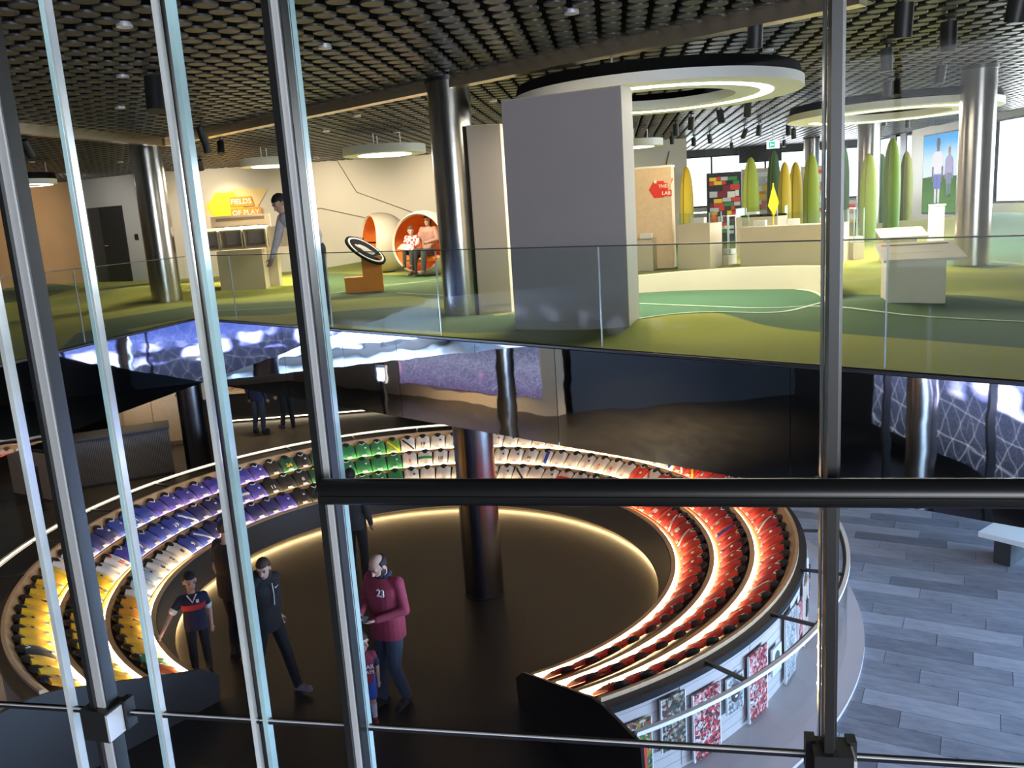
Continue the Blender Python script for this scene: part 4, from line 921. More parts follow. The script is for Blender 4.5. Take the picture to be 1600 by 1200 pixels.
# orange stand with the round disc
mat('disc_black', (.012, .012, .012), .9, spec=.05)
p = PU(575, 455); t = thing('orange_stand', 'orange angular stand holding a tilted round black and white disc', 'stand', (p[0], p[1], zup(p[0], p[1])), .12)
link('body', G().box((.12, 0, .32), (.36, .30, .64)).box((-.22, 0, .14), (.36, .30, .28)), 'orange', t, False)
dsc = link('disc', G().lathe([(.0001, 0), (.36, 0), (.36, .035), (.0001, .035)], 36, sx=1.15), 'disc_black', t); dsc.location = (.02, -.08, .74); dsc.rotation_euler = (.35, .62, 0)
link('disc_ring', G().lathe([(.29, .036), (.32, .036), (.32, .041), (.29, .041)], 36, sx=1.15, cap=False), 'white_print', dsc); link('disc_print', G().ell((0, 0, .037), (.17, .10, .006)).ell((.12, .05, .037), (.06, .05, .006)).ell((-.15, -.06, .037), (.07, .04, .006)), 'grey_print', dsc)

# 'fields of play' stand with three viewing boxes
p = PU(385, 450); t = thing('viewing_stand', 'cream exhibit stand with three open viewing boxes below the yellow sign', 'exhibit stand', (p[0], p[1], zup(p[0], p[1])-.03), .10)
link('pedestal', G().box((0, 0, .41), (.90, .55, .82)), 'cream', t, False); link('pedestal_back', G().box((.42, .5, .45), (.45, .4, .9)), 'cream', t, False)
def open_box(x, tilt):
    w_, h_, d_ = .42, .38, .5; g = G()
    for bx_ in (((0, d_/2, .02), (w_, d_, .03)), ((0, d_/2, h_), (w_, d_, .03)), ((-w_/2, d_/2, h_/2), (.03, d_, h_)), ((w_/2, d_/2, h_/2), (.03, d_, h_)), ((0, d_-.02, h_/2), (w_, .03, h_))): g.box(*bx_)
    o = link('viewing_box', g, 'cream', t, False); o.location = (x, -.38, .84); o.rotation_euler = (.12, 0, tilt); link('box_slot', G().box((0, -.005, .06), (w_-.06, .02, .04)), 'line_dark', o, False)
for x, tl in ((-.56, -.06), (-.10, -.02), (.37, .04)): open_box(x, tl)
link('side_box', G().box((.86, .1, 1.05), (.50, .7, .42)), 'cream', t, False)
bd = link('title_board', G().box((-.05, .55, 1.36), (1.22, .06, .34)), 'cream', t, False); link('board_slot', G().box((-.05, .51, 1.45), (1.0, .02, .06)), 'line_dark', bd, False)
for i in range(4): link('text_bar', G().box((-.48+.29*i, .515, 1.30), (.22, .012, .025)), 'line_dark', bd, False)
# sign on the wall
def wall_sign(loc, rz, label, parts, k_=1.):
    t = thing('wall_sign', label, 'sign', loc, rz)
    for nm, kind, *a in parts:
        if kind == 'poly':
            pts, y, m = a; vs = [(x, y, z) for x, z in pts]+[(x, y+.015, z) for x, z in pts]; k = len(pts)
            o = link(nm, G().add(vs, [tuple(range(k)), tuple(reversed(range(k, 2*k)))]+[(i, k+i, k+(i+1) % k, (i+1) % k) for i in range(k)]), m, t, False)
        elif kind == 'text':
            s, size, x, y, z, m = a; me = text_mesh(s, size, .004); me.materials.append(MATS[m]); o = bpy.data.objects.new(nm, me); COL.objects.link(o); o.parent = t; o.location = (x, y, z); o.rotation_euler = (PI/2, 0, 0)
    t.scale = (k_, k_, k_); return t
def wallY(x): return WB-.08+max(0, x+9.9)*.0197
def hexa(cx, cz, r, sq=1., rot=0.): return [(cx+r*math.cos(rot+k*PI/3), cz+r*sq*math.sin(rot+k*PI/3)) for k in range(6)]
c = PY(362, 322, WB-.1); mat('sign_glow', (.80, .62, .30), .7)  # pale yellow for the backing shape of the sign
wall_sign((c[0], wallY(c[0]), c[2]), 0, 'yellow and orange wall sign reading FIELDS OF PLAY', [
    ('pale_shape', 'poly', [(-1.05, -.1), (-.5, -.35), (.6, -.2), (1.05, .42), (.1, .48), (-.6, .2)], -.0, 'sign_glow'), ('yellow_shape', 'poly', hexa(-.18, .0, .52, .85), -.02, 'sign_yellow'),
    ('orange_tile', 'poly', [(-.05, -.03), (.62, -.03), (.55, .24), (-.05, .24)], -.045, 'sign_orange'), ('orange_tile', 'poly', [(-.05, -.34), (.80, -.34), (.80, -.07), (-.05, -.07)], -.045, 'sign_orange'),
    ('lettering', 'text', 'FIELDS', .20, .27, -.052, .105, 'white_print'), ('lettering', 'text', 'OF PLAY', .20, .37, -.052, -.205, 'white_print')])
spot('sign_spot', (c[0]-.1, c[1]-1.2, 6.6), (c[0], WB, c[2]-.1), 70, (1, .72, .38), 65, .8)
# small lit panel behind the man
p = PU(505, 418); t = thing('info_panel', 'cream information stand with a small bright screen behind the leaning man', 'info stand', (p[0], p[1], zup(p[0], p[1])-.05))
link('body', G().box((0, .1, .45), (.8, .4, .95)), 'cream', t, False); q = link('screen_block', G().box((0, 0, 1.15), (.55, .25, .45)), 'cream', t, False); link('screen', G().box((-.1, -.135, 1.15), (.2, .02, .2)), 'kiosk_lit', q, False)
# white model table on the left wing
p = P(78, 438, ZU); t = thing('model_table', 'low white model table on the carpeted wing', 'table', (p[0], p[1], ZU))
link('plinth', G().box((0, 0, .15), (3.2, 1.6, .3)), 'cream', t, False); link('model', G().box((.2, 0, .38), (2.2, 1.0, .16)), 'white_paint', t, False); link('model_block', G().box((.7, .1, .52), (.8, .5, .14)), 'white_paint', t, False)
link('model_edge', G().box((0, -.82, .27), (3.24, .04, .06)), 'line_dark', t, False)
spot('wing_spot', (-15.5, 22.5, 6.7), (-15.8, 27.5, 5), 420, (1, .72, .45), 110, .9)
for x_, c_, e_ in ((-11.2, (1, .93, .85), 160), (-8.0, (1, .82, .6), 200), (-4.6, (1, .82, .6), 210), (-1.6, (1, .82, .6), 200), (2.0, (1, .85, .66), 160)):
    spot('wall_fill_spot', (x_, 22.3, 6.74), (x_, WB, 5.3), e_, c_, 105, 1.0)  # added spots without fixtures, to brighten the back wall

# 'the lab' wall
la, lb = P(1000, 420, ZU)[:2], P(1056, 418, ZU)[:2]
t = thing('lab_wall', 'cream freestanding wall carrying the red THE LAB sign', 'wall', (*((la+lb)/2), ZU)); d = lb-la; an = math.atan2(d[1], d[0]); Lw = float(np.linalg.norm(d))
link('wall_body', G().box((-.15*math.cos(an), .15, .96), (Lw+.3, .3, 1.92), an), 'maple_pale', t, False); link('cap', G().box((-.15*math.cos(an), .15, 1.94), (Lw+.32, .32, .04), an), 'white_paint', t, False)
c = PY(1030, 296, (la[1]+lb[1])/2-.05); tri = [(-.34, .18), (.34, .24), (.10, -.40)]
wall_sign((c[0], c[1]-.03, c[2]), an, 'red hexagon wall sign reading THE LAB on a pale red triangle', [('triangle', 'poly', tri, -.0, 'sign_red_pale'), ('red_shape', 'poly', hexa(-.02, .0, .24, .95), -.02, 'sign_red'),
    ('red_tile', 'poly', [(-.02, .0), (.20, .0), (.20, .14), (-.02, .14)], -.04, 'sign_red'), ('red_tile', 'poly', [(.04, -.17), (.30, -.17), (.30, -.03), (.04, -.03)], -.04, 'sign_red'), ('lettering', 'text', 'THE', .11, .09, -.045, .065, 'white_print'), ('lettering', 'text', 'LAB', .12, .17, -.045, -.10, 'white_print'), ('small_mark', 'poly', [(-.12, .15), (-.06, .15), (-.06, .22), (-.12, .22)], -.04, 'white_print')], .8)
spot('lab_spot', (c[0]+.1, c[1]-1.3, 6.75), (c[0], c[1], c[2]+.2), 90, (1, .78, .5), 60, .8)

# showcases
def showcase(name, label, pa, pb, h, hg, depth):
    a = P(*pa, ZU)[:2]; b = P(*pb, ZU)[:2]; d = (b-a)/np.linalg.norm(b-a); L_ = float(np.linalg.norm(b-a)); an = math.atan2(d[1], d[0])
    t = thing(name, label, 'showcase', (*a, ZU-.03), an)
    link('plinth', G().box((L_/2, depth/2, h/2), (L_, depth, h)), 'cream', t, False)
    g_ = link('glass_hood', G().box((L_/2, .01, h+hg/2), (L_, .012, hg)).box((L_/2, depth-.01, h+hg/2), (L_, .012, hg)).box((.01, depth/2, h+hg/2), (.012, depth, hg)).box((L_-.01, depth/2, h+hg/2), (.012, depth, hg)).box((L_/2, depth/2, h+hg), (L_, depth, .012)), 'glass_clear', t, False)
    ed = G()
    for x in (.01, L_-.01):
        for y in (.01, depth-.01): ed.box((x, y, h+hg/2), (.018, .018, hg))
    link('glass_edges', ed, 'glass_edge', t, False)
    ex = G()
    for i in range(max(1, int(L_/.6))): ex.box((.3+.6*i if L_ > .7 else L_/2, depth/2, h+.06), (.22, .16, .10), .3*i)
    link('exhibit', ex, 'white_paint', t, False)
    return t
showcase('showcase', 'cream showcase with glass hood in front of the LAB wall', (1060, 421), (1110, 420), .86, .2, .7)
showcase('showcase', 'long cream showcase with glass hood in front of the yellow cones', (1157, 416), (1318, 412), .74, .22, .6)
showcase('showcase', 'small cream plinth case left of the LAB showcases', (996, 424), (1021, 423), .62, .03, .5)
showcase('showcase', 'narrow glass showcase at the right end of the long showcase', (1333, 408), (1350, 407), .35, .62, .4)
showcase('showcase', 'glass showcase with folded white model between the two cream showcases', (1126, 414), (1138, 414), .22, .75, .3)
showcase('showcase', 'cream showcase with glass hood standing behind the long showcase', (1150, 399), (1215, 398), .85, .2, .5)

# cones
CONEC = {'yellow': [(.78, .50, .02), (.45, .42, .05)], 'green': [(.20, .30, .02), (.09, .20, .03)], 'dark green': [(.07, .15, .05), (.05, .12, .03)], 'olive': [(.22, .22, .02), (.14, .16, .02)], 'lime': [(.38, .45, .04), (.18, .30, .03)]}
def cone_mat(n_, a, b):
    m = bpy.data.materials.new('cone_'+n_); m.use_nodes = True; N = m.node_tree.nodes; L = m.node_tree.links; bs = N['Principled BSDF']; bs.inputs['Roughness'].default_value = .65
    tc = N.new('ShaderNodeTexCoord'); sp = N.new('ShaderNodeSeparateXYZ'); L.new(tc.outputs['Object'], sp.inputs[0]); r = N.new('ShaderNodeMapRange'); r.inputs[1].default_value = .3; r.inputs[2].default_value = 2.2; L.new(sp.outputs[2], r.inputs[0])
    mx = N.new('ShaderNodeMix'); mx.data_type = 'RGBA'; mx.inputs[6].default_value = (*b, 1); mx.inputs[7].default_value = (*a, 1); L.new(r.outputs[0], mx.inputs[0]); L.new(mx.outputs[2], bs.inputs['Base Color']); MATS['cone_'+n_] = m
for k_, (a, b) in CONEC.items(): cone_mat(k_, a, b)
def cone(px, ytop, Y, wpx, c, label):
    top = PY(px, ytop, Y); z0 = zup(top[0], Y); h = top[2]-z0; R_ = wpx/2/FPX*Y*1.02
    t = thing('grass_blade_cone', label, 'cone', (top[0], Y, z0-.03))
    prof = [(R_*.90, 0)]
    for i in range(25):
        f = math.sin(i/24*PI/2); prof.append((R_*(.9+.1*math.sin(f*PI))*max(1e-4, 1-f**6)**.5, h*f+.03))
    prof[-1] = (1e-4, h+.03)
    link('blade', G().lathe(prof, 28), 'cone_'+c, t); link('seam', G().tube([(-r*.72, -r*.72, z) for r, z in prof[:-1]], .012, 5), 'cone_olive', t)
    return t
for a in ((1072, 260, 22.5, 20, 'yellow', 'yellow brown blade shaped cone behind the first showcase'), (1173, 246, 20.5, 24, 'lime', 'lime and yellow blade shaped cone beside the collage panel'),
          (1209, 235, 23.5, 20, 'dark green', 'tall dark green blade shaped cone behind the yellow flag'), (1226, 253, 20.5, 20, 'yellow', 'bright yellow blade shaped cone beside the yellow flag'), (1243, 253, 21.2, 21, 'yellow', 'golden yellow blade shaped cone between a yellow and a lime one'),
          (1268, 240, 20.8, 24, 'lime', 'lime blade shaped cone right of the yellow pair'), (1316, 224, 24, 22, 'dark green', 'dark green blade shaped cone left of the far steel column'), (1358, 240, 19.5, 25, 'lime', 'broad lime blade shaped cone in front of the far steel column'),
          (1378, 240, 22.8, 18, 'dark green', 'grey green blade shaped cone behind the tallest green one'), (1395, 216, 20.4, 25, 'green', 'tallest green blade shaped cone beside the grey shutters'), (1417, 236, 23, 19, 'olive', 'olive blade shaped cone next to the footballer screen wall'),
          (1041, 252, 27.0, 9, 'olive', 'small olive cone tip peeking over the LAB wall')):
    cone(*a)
# yellow corner flag
q = PY(1208, 340, 17.4); t = thing('corner_flag', 'yellow corner flag hanging on a thin pole behind the long showcase', 'flag', (q[0], 17.4, ZU))
link('pole', G().tube([(0, 0, 0), (0, 0, PY(1208, 286, 17.4)[2]-ZU)], .014, 8), 'sign_yellow', t)
zt = PY(1208, 288, 17.4)[2]-ZU; link('cloth', G().add([(0, -.02, zt), (.10, -.06, zt-.36), (.02, -.03, zt-.62), (-.10, -.0, zt-.42), (0, .01, zt), (.10, -.03, zt-.36), (.02, 0, zt-.62), (-.10, .03, zt-.42)], [(0, 1, 2, 3), (7, 6, 5, 4), (0, 4, 5, 1), (1, 5, 6, 2), (2, 6, 7, 3), (3, 7, 4, 0)]), 'sign_yellow', t, False)
# collage panels
for n_, c_ in {'cl_crimson': (.30, .035, .065), 'cl_navy': (.018, .022, .055), 'cl_black': (.008, .008, .009), 'cl_denim': (.045, .06, .085), 'cl_white': (.60, .58, .60), 'cl_claret': (.24, .025, .05), 'cl_royal': (.04, .10, .42), 'cl_grey': (.22, .22, .22), 'cl_pink': (.30, .16, .12), 'cl_darkgrey': (.03, .03, .032), 'cl_redshoe': (.25, .02, .025), 'cl_brown': (.08, .05, .03)}.items(): mat(n_, c_, .8, 0, .12, 14, .2, 40, sheen=.08)
def collage(px0, px1, yt, yb, Y, label, seedv, pale):
    a = PY(px0, yb, Y); b = PY(px1, yt, Y); w_ = b[0]-a[0]; h_ = PY((px0+px1)/2, yt, Y)[2]-ZU; t = thing('collage_panel', label, 'panel', (a[0], Y, ZU-.02))
    link('board', G().box((w_/2, .04, h_/2), (w_, .08, h_)), 'cream' if pale else 'frame_black', t, False)
    rr = random.Random(seedv); cols = ['sign_red', 'white_print', 'stripe_green', 'cl_claret', 'sign_red', 'cl_brown', 'black_print', 'photo_red', 'photo_white', 'sign_yellow'] if not pale else ['white_print', 'photo_white', 'sign_yellow', 'sign_red', 'sign_red_pale', 'stripe_blue', 'white_print']
    z = h_-.12
    while z > .35:
        x = .05; hh = rr.uniform(.09, .17)
        while x < w_-.12:
            ww = min(rr.uniform(.10, .28), w_-.03-x); link('flag_card', G().box((x+ww/2, -.008-.006*rr.random(), z-hh/2+rr.uniform(-.02, .02)), (ww-.012, .012, hh-.012)), rr.choice(cols), t, False); x += ww
        z -= hh
    return t
collage(1106, 1158, 268, 345, 23.5, 'dark panel covered with a mosaic of small flags', 3, False)
collage(1160, 1202, 262, 340, 24.6, 'pale panel of drawings and flags behind the lime cone', 5, True); collage(1252, 1290, 258, 340, 25.5, 'colourful panel of drawings behind the lime cone on the right', 8, True); collage(1310, 1340, 312, 345, 26, 'low red and white panel left of the far column', 11, True)
o = link('blackout_blind', G().box((0, 0, 0), (1.5, .05, .62)), 'frame_black', None, False); q = PY(1188, 262, 30.9); o.location = (q[0], 30.9, 6.62); tag(o, 'black blind hanging across the far window above the collage panels', 'blind')
# exit sign
q = PY(1208, 226, 22.5); t = thing('exit_sign', 'small green and white emergency exit sign hanging from the ceiling', 'sign', (q[0], 22.5, q[2]))
link('case', G().box((0, 0, 0), (.32, .05, .19)), 'exit_white', t, False); link('symbol_field', G().box((-.04, -.028, 0), (.15, .008, .15)), 'exit_green', t, False); link('arrow', G().box((-.04, -.034, 0), (.09, .006, .025)).box((-.075, -.034, .0), (.02, .006, .07)), 'exit_white', t, False); link('hanger', G().tube([(0, 0, .09), (0, 0, ZCE-q[2])], .012, 6), 'brushed', t)

# footballer screen in the right wall
y0, y1 = 24.85, 27.45; zt = 6.62; zb = 4.3; t = thing('footballer_screen', 'tall lit screen showing two footballers on grass under a blue sky', 'screen', (XR-.075, (y0+y1)/2, 0), -PI/2)
W2 = (y1-y0)/2
def emis(name, c, s=1.): return mat(name, tuple(.04*q for q in c), .5, emit=c, estr=s*.85, spec=.1)
def sky_mat():
    m = bpy.data.materials.new('screen_image'); m.use_nodes = True; N = m.node_tree.nodes; L = m.node_tree.links; N.remove(N['Principled BSDF']); e = N.new('ShaderNodeEmission'); L.new(e.outputs[0], N['Material Output'].inputs[0]); e.inputs[1].default_value = .85
    tc = N.new('ShaderNodeTexCoord'); sp = N.new('ShaderNodeSeparateXYZ'); L.new(tc.outputs['Object'], sp.inputs[0]); r = N.new('ShaderNodeMapRange'); r.inputs[1].default_value = zb; r.inputs[2].default_value = zt; L.new(sp.outputs[2], r.inputs[0])
    n = N.new('ShaderNodeTexNoise'); n.inputs['Scale'].default_value = 1.2; L.new(tc.outputs['Object'], n.inputs[0]); ad = N.new('ShaderNodeMath'); ad.operation = 'MULTIPLY_ADD'; ad.inputs[1].default_value = .12; L.new(n.outputs['Fac'], ad.inputs[0]); L.new(r.outputs[0], ad.inputs[2])
    cr = N.new('ShaderNodeValToRGB'); L.new(ad.outputs[0], cr.inputs[0]); els = [(0, (.10, .25, .07)), (.3, (.11, .24, .06)), (.525, (.07, .16, .04)), (.535, (.72, .80, .85)), (.75, (.62, .80, .95)), (.95, (.16, .48, .85)), (1, (.10, .40, .80))]
    while len(cr.color_ramp.elements) < len(els): cr.color_ramp.elements.new(.5)
    for el, (p_, c_) in zip(cr.color_ramp.elements, els): el.position = p_; el.color = (*c_, 1)
    L.new(cr.outputs[0], e.inputs[0]); MATS['screen_image'] = m
sky_mat()
link('display', G().box((0, 0, (zb+zt)/2), (2*W2, .03, zt-zb)), 'screen_image', t, False); link('frame', G().box((0, .02, zt+.02), (2*W2+.12, .03, .06)).box((0, .02, zb-.02), (2*W2+.12, .03, .06)).box((-W2-.03, .02, (zb+zt)/2), (.06, .03, zt-zb)).box((W2+.03, .02, (zb+zt)/2), (.06, .03, zt-zb)), 'frame_black', t, False)
def printed(cx, zf, h, shirt_c, short_c, leg_c, skin_c, nm, long_):
    g = G(); s = h/1.8; y = -.02; p = link(nm, G().ell((cx, y, zf+1.68*s), (.11*s, .006, .14*s)).box((cx, y, zf+1.52*s), (.12*s, .01, .12*s)), emis('pr_skin'+nm, skin_c, .6), t)
    link('print_shirt', G().prism([(0, 0)]*3, 0, 0) if False else G().add([(cx+x*s, y-.002, zf+z*s) for x, z in ((-.13, 1.47), (.13, 1.47), (.27, 1.36), (.30, 1.05), (.20, 1.05), (.19, .85), (-.19, .85), (-.20, 1.05), (-.30, 1.05), (-.27, 1.36))]+[(cx+x*s, y+.006, zf+z*s) for x, z in ((-.13, 1.47), (.13, 1.47), (.27, 1.36), (.30, 1.05), (.20, 1.05), (.19, .85), (-.19, .85), (-.20, 1.05), (-.30, 1.05), (-.27, 1.36))], [tuple(range(10)), tuple(reversed(range(10, 20)))]+[(i, 10+i, 10+(i+1) % 10, (i+1) % 10) for i in range(10)]), emis('pr_shirt'+nm, shirt_c, .7), p, False)
    link('print_arms', G().box((cx-.26*s, y, zf+.85*s), (.07*s, .008, .42*s)).box((cx+.26*s, y, zf+.85*s), (.07*s, .008, .42*s)), emis('pr_arm'+nm, shirt_c if long_ else skin_c, .6), p, False)
    link('print_shorts', G().box((cx-.10*s, y, zf+.66*s), (.18*s, .009, .40*s)).box((cx+.10*s, y, zf+.66*s), (.18*s, .009, .40*s)), emis('pr_short'+nm, short_c, .7), p, False)
    link('print_legs', G().box((cx-.09*s, y, zf+.28*s), (.10*s, .008, .44*s)).box((cx+.09*s, y, zf+.28*s), (.10*s, .008, .44*s)), emis('pr_leg'+nm, leg_c, .7), p, False)
    link('print_boots', G().box((cx-.10*s, y-.001, zf+.03*s), (.12*s, .009, .10*s)).box((cx+.10*s, y-.001, zf+.03*s), (.12*s, .009, .10*s)), emis('pr_boot', (.02, .03, .03), .3), p, False)
printed(.30, 4.78, 1.45, (.38, .30, .55), (.16, .18, .26), (.16, .18, .26), (.40, .26, .20), 'print_man', True)
printed(-.38, 4.50, 2.0, (.85, .82, .85), (.10, .12, .55), (.82, .80, .85), (.10, .06, .05), 'print_player', False)
p = PU(1474, 382); t = thing('white_plinth', 'slim tall white plinth in front of the footballer screen', 'plinth', (p[0], p[1]+.3, zup(p[0], p[1])-.05)); link('body', G().box((0, 0, .38), (.19, .24, .76)), 'white_paint', t, False); link('cap', G().box((.01, 0, .78), (.21, .26, .03)), 'white_print', t, False)
# lecterns
def lectern(px, py, Y, label, s=1., rz=-.25):
    p = PU(px, py); t = thing('lectern', label, 'lectern', (p[0], p[1], zup(p[0], p[1])-.04), rz)
    w_, d_, h_ = .56*s, .42*s, .47*s
    link('body', G().box((0, 0, h_/2), (w_, d_, h_)), 'cream', t, False)
    o = link('sloped_top', G().box((0, 0, 0), (w_*1.42, d_*1.5, .03)), 'cream', t, False); o.location = (.05*s, -.02, h_+.07*s); o.rotation_euler = (.22, 0, 0)
    link('text_slot', G().box((.02, d_*.5, .018), (w_*1.1, .025, .008)), 'line_dark', o, False); link('red_tab', G().box((-w_*.55, d_*.5, .019), (.07, .03, .009)), 'sign_red_pale', o, False)
    link('neck', G().box((0, .04, h_+.02*s), (w_*.95, d_*.7, .10*s)), 'cream', t, False)
lectern(1425, 466, 0, 'cream lectern with a wide sloped top on the green mound', 1.0); lectern(1402, 407, 0, 'smaller cream lectern farther back beside the lime cone', .95)

# ================================================================== LAMPS
def ring_lamp(c, r, z, label, hole=.55, glow=(.72, .80)):
    t = thing('ring_lamp', label, 'lamp', (c[0], c[1], z))
    link('ring_body', G().arc([(r*hole, 0), (r, 0), (r, .11), (r*hole, .11)], (0, 0), 0, 360, 72), 'lamp_white', t)
    link('light_band', G().arc([(r*glow[0], -.006), (r*glow[1], -.006), (r*glow[1], .004), (r*glow[0], .004)], (0, 0), -150, 150, 60), 'lamp_glow', t)
    link('shadow_gap', G().arc([(r*.80, .12), (r*.99, .12), (r*.97, .24), (r*.8, .24)], (0, 0), 0, 360, 48), 'ceil_back', t)  # shade above the ring put in as a black band
    for a in (0, 2.1, 4.2): link('suspension', G().tube([(r*.8*math.cos(a), r*.8*math.sin(a), .1), (r*.8*math.cos(a), r*.8*math.sin(a), ZCE-z-.05)], .012, 6), 'brushed', t)
def disc_lamp(px0, px1, py, z, label, pw):
    a, b = P(px0, py, z), P(px1, py, z); c = (a+b)/2; r = float(np.linalg.norm(b-a))/2; t = thing('disc_lamp', label, 'lamp', tuple(c))
    link('drum', G().lathe([(r*.66, 0), (r, 0), (r, .16), (r*.3, .16)], 40), 'lamp_white', t); link('diffuser', G().lathe([(.0001, -.008), (r*.64, -.008), (r*.64, .004), (.0001, .004)], 40), 'lamp_glow', t)
    for a_ in (0, 2.1, 4.2): link('suspension', G().tube([(r*.4*math.cos(a_), r*.4*math.sin(a_), .1), (r*.4*math.cos(a_), r*.4*math.sin(a_), ZCE-z-.05)], .012, 6), 'brushed', t)
    l = bpy.data.lights.new('disc_light', 'AREA'); l.shape = 'DISK'; l.size = r*1.2; l.energy = pw; l.color = (1, .86, .64); o = bpy.data.objects.new('disc_light', l); COL.objects.link(o); o.location = (0, 0, -.02); o.parent = t
ring_lamp((2.0, 11.0), 1.75, 6.42, 'large white ring lamp with a glowing band above the wide panel')
ring_lamp((7.0, 15.6), 1.75, 6.42, 'white ring lamp above the green cones', )
ring_lamp((-10.2, 19.0), .62, 6.40, 'small white ring lamp over the carpeted wing', .5, (.7, .85))
disc_lamp(548, 651, 242, 6.45, 'white disc lamp above the egg chairs', 140); disc_lamp(384, 462, 260, 6.45, 'white disc lamp above the leaning man', 220); disc_lamp(970, 1021, 230, 6.45, 'white disc lamp behind the wide panel', 90)
for nm, x, y, pw, rad in (('ring_light', 2.0, 11.0, 200, 1.3), ('ring_light', 7.0, 15.6, 240, 1.3)):
    l = bpy.data.lights.new(nm, 'AREA'); l.shape = 'DISK'; l.size = rad*2; l.energy = pw; l.color = (1, .9, .74); o = bpy.data.objects.new(nm, l); COL.objects.link(o); o.location = (x, y, 6.40)
# spotlights hanging from the ceiling
def spotlight(px, py, s, tilt, label, hang=.12):
    z = ZCE-.22; p = P(px, py, z); 
    if p[1] > 30: p = PY(px, py, 28)
    t = thing('ceiling_spotlight', label, 'lamp', tuple(p), random.uniform(-.6, .6), 'black spotlights under the disc ceiling')
    b = link('can', G().lathe([(.02, .10*s), (.055*s, .10*s), (.055*s, -.10*s), (.045*s, -.10*s)], 16), 'fixture_black', t); b.rotation_euler = (tilt, 0, 0)
    link('lens', G().lathe([(.0001, -.095*s), (.046*s, -.095*s), (.046*s, -.09*s), (.0001, -.09*s)], 14), 'bead', b)
    link('stem', G().tube([(0, 0, .06*s), (0, 0, ZCE-p[2]+.1)], .014, 6), 'fixture_black', t); link('canopy', G().box((0, 0, ZCE-p[2]-.03), (.09, .09, .03)), 'fixture_black', t, False)
big = [(1180, 52, 1.3, .2), (1412, 32, 1.5, .1), (1482, 58, 1.5, 0), (1385, 94, 1.3, 0), (1470, 115, 1.2, .2), (1386, 138, 1.2, .4), (1400, 139, 1.2, -.4), (242, 148, 1.8, -.2), (1590, 6, 1.5, .2)]
small = [(316, 210, 1.2, .3), (322, 228, 1.2, .2), (345, 231, 1.2, -.4), (313, 258, 1.2, .5), (43, 232, 1.4, .5), (25, 238, 1.3, .6), (1168, 171, 1.2, .3), (1126, 182, 1.2, -.2), (1080, 193, 1.2, .2), (1056, 203, 1.2, .1), (1050, 219, 1, 0), (1084, 222, 1.1, 0), (1109, 217, 1.1, .3), (1143, 228, 1, .2), (1186, 204, 1.2, .2), (1163, 209, 1.1, .5), (1232, 204, 1.2, 0), (1240, 209, 1.2, .4), (1382, 188, 1.1, .2), (1376, 200, 1.1, 0), (1418, 193, 1.1, 0), (1225, 224, 1, 0)]
bl = ['above the right half of the large ring lamp', 'nearest the steel post, in the open ceiling', 'above the steel column by the footballer screen', 'over the gap between the two ring lamps', 'just in front of the column by the footballer screen', 'left one of a pair over the far ring lamp', 'right one of a pair over the far ring lamp', 'by the double glass edge, largest of all', 'with a lit rim at the ceiling edge by the window']
sl = ['upper one of a pair near the dark door column', 'lower one of a pair near the dark door column', 'beside the pair, over the viewing stand', 'at the top of the cream back wall', 'right one of two tilted over the wing', 'left one of two tilted over the wing', 'nearest below the large ring lamp', 'second in the row under the large ring lamp', 'third in the row under the large ring lamp', 'fourth in the row under the large ring lamp', 'closest to the LAB wall top', 'over the first bright far window', 'left of the hanging window rod', 'right of the hanging window rod', 'left of the exit sign', 'tilted one left of the exit sign', 'left one of two right of the exit sign', 'tilted one of two right of the exit sign', 'upper one left of the footballer screen', 'lower one left of the footballer screen', 'closest to the footballer screen', 'right below the exit sign']
for a, q in zip(big, bl): spotlight(*a, 'black spotlight '+q)
for a, q in zip(small, sl): spotlight(*a, 'small black spotlight '+q)
for i, (px, py) in enumerate([(195, 43), (192, 121), (188, 170), (508, 76), (187, 223), (510, 206), (558, 182), (50, 254), (188, 254), (893, 22), (363, 203), (620, 208), (770, 159), (800, 192), (1200, 80)]):
    z = ZCE-.05; p = P(px, py, z)
    if p[1] > 28: continue
    t = thing('recessed_light', 'tiny bright recessed light between the ceiling discs', 'lamp', tuple(p), 0, 'recessed lights in the disc ceiling'); link('trim', G().lathe([(.05, 0), (.065, 0), (.065, .04), (.05, .04)], 14), 'brushed', t); link('lens', G().lathe([(.0001, .004), (.05, .004), (.05, .01), (.0001, .01)], 14), 'lamp_glow', t)

# ================================================================== NEAR GLASS WALL
def gy(x): return 1.70-.21*x                     # plan line of the near glass
gd = np.array([1, -.21])/math.hypot(1, .21); gn = np.array([gd[1], -gd[0]]); gang = math.atan2(gd[1], gd[0])   # gn points to the camera side
def on_glass(px, py, off=0.):
    r = ray(px, py); t = (1.70+off)/(r[1]+.21*r[0]); return np.array([r[0]*t, r[1]*t, ZC+r[2]*t])
ZG0, ZJ, ZG1 = 2.9, ZC-1.15, ZCE+.1
gx = [on_glass(px, 600)[0] for px in (-330, 20, 166, 327, 347, 514, 1284, 2300)]
gw = thing('near_glass_wall', 'tall clear glass wall of the walkway with narrow open joints', 'glass wall', (0, 1.7, ZG0))
for i in range(len(gx)-1):
    if i == 3: continue
    a, b = gx[i]+.004, gx[i+1]-.004; ym = -.21*(a+b)/2
    for z0, z1 in ((0, ZJ-ZG0-.006), (ZJ-ZG0+.006, ZG1-ZG0)):
        link('glass_pane', G().box(((a+b)/2, ym, (z0+z1)/2), ((b-a)*math.hypot(1, .21), .010, z1-z0), gang), 'glass_near', gw, False)
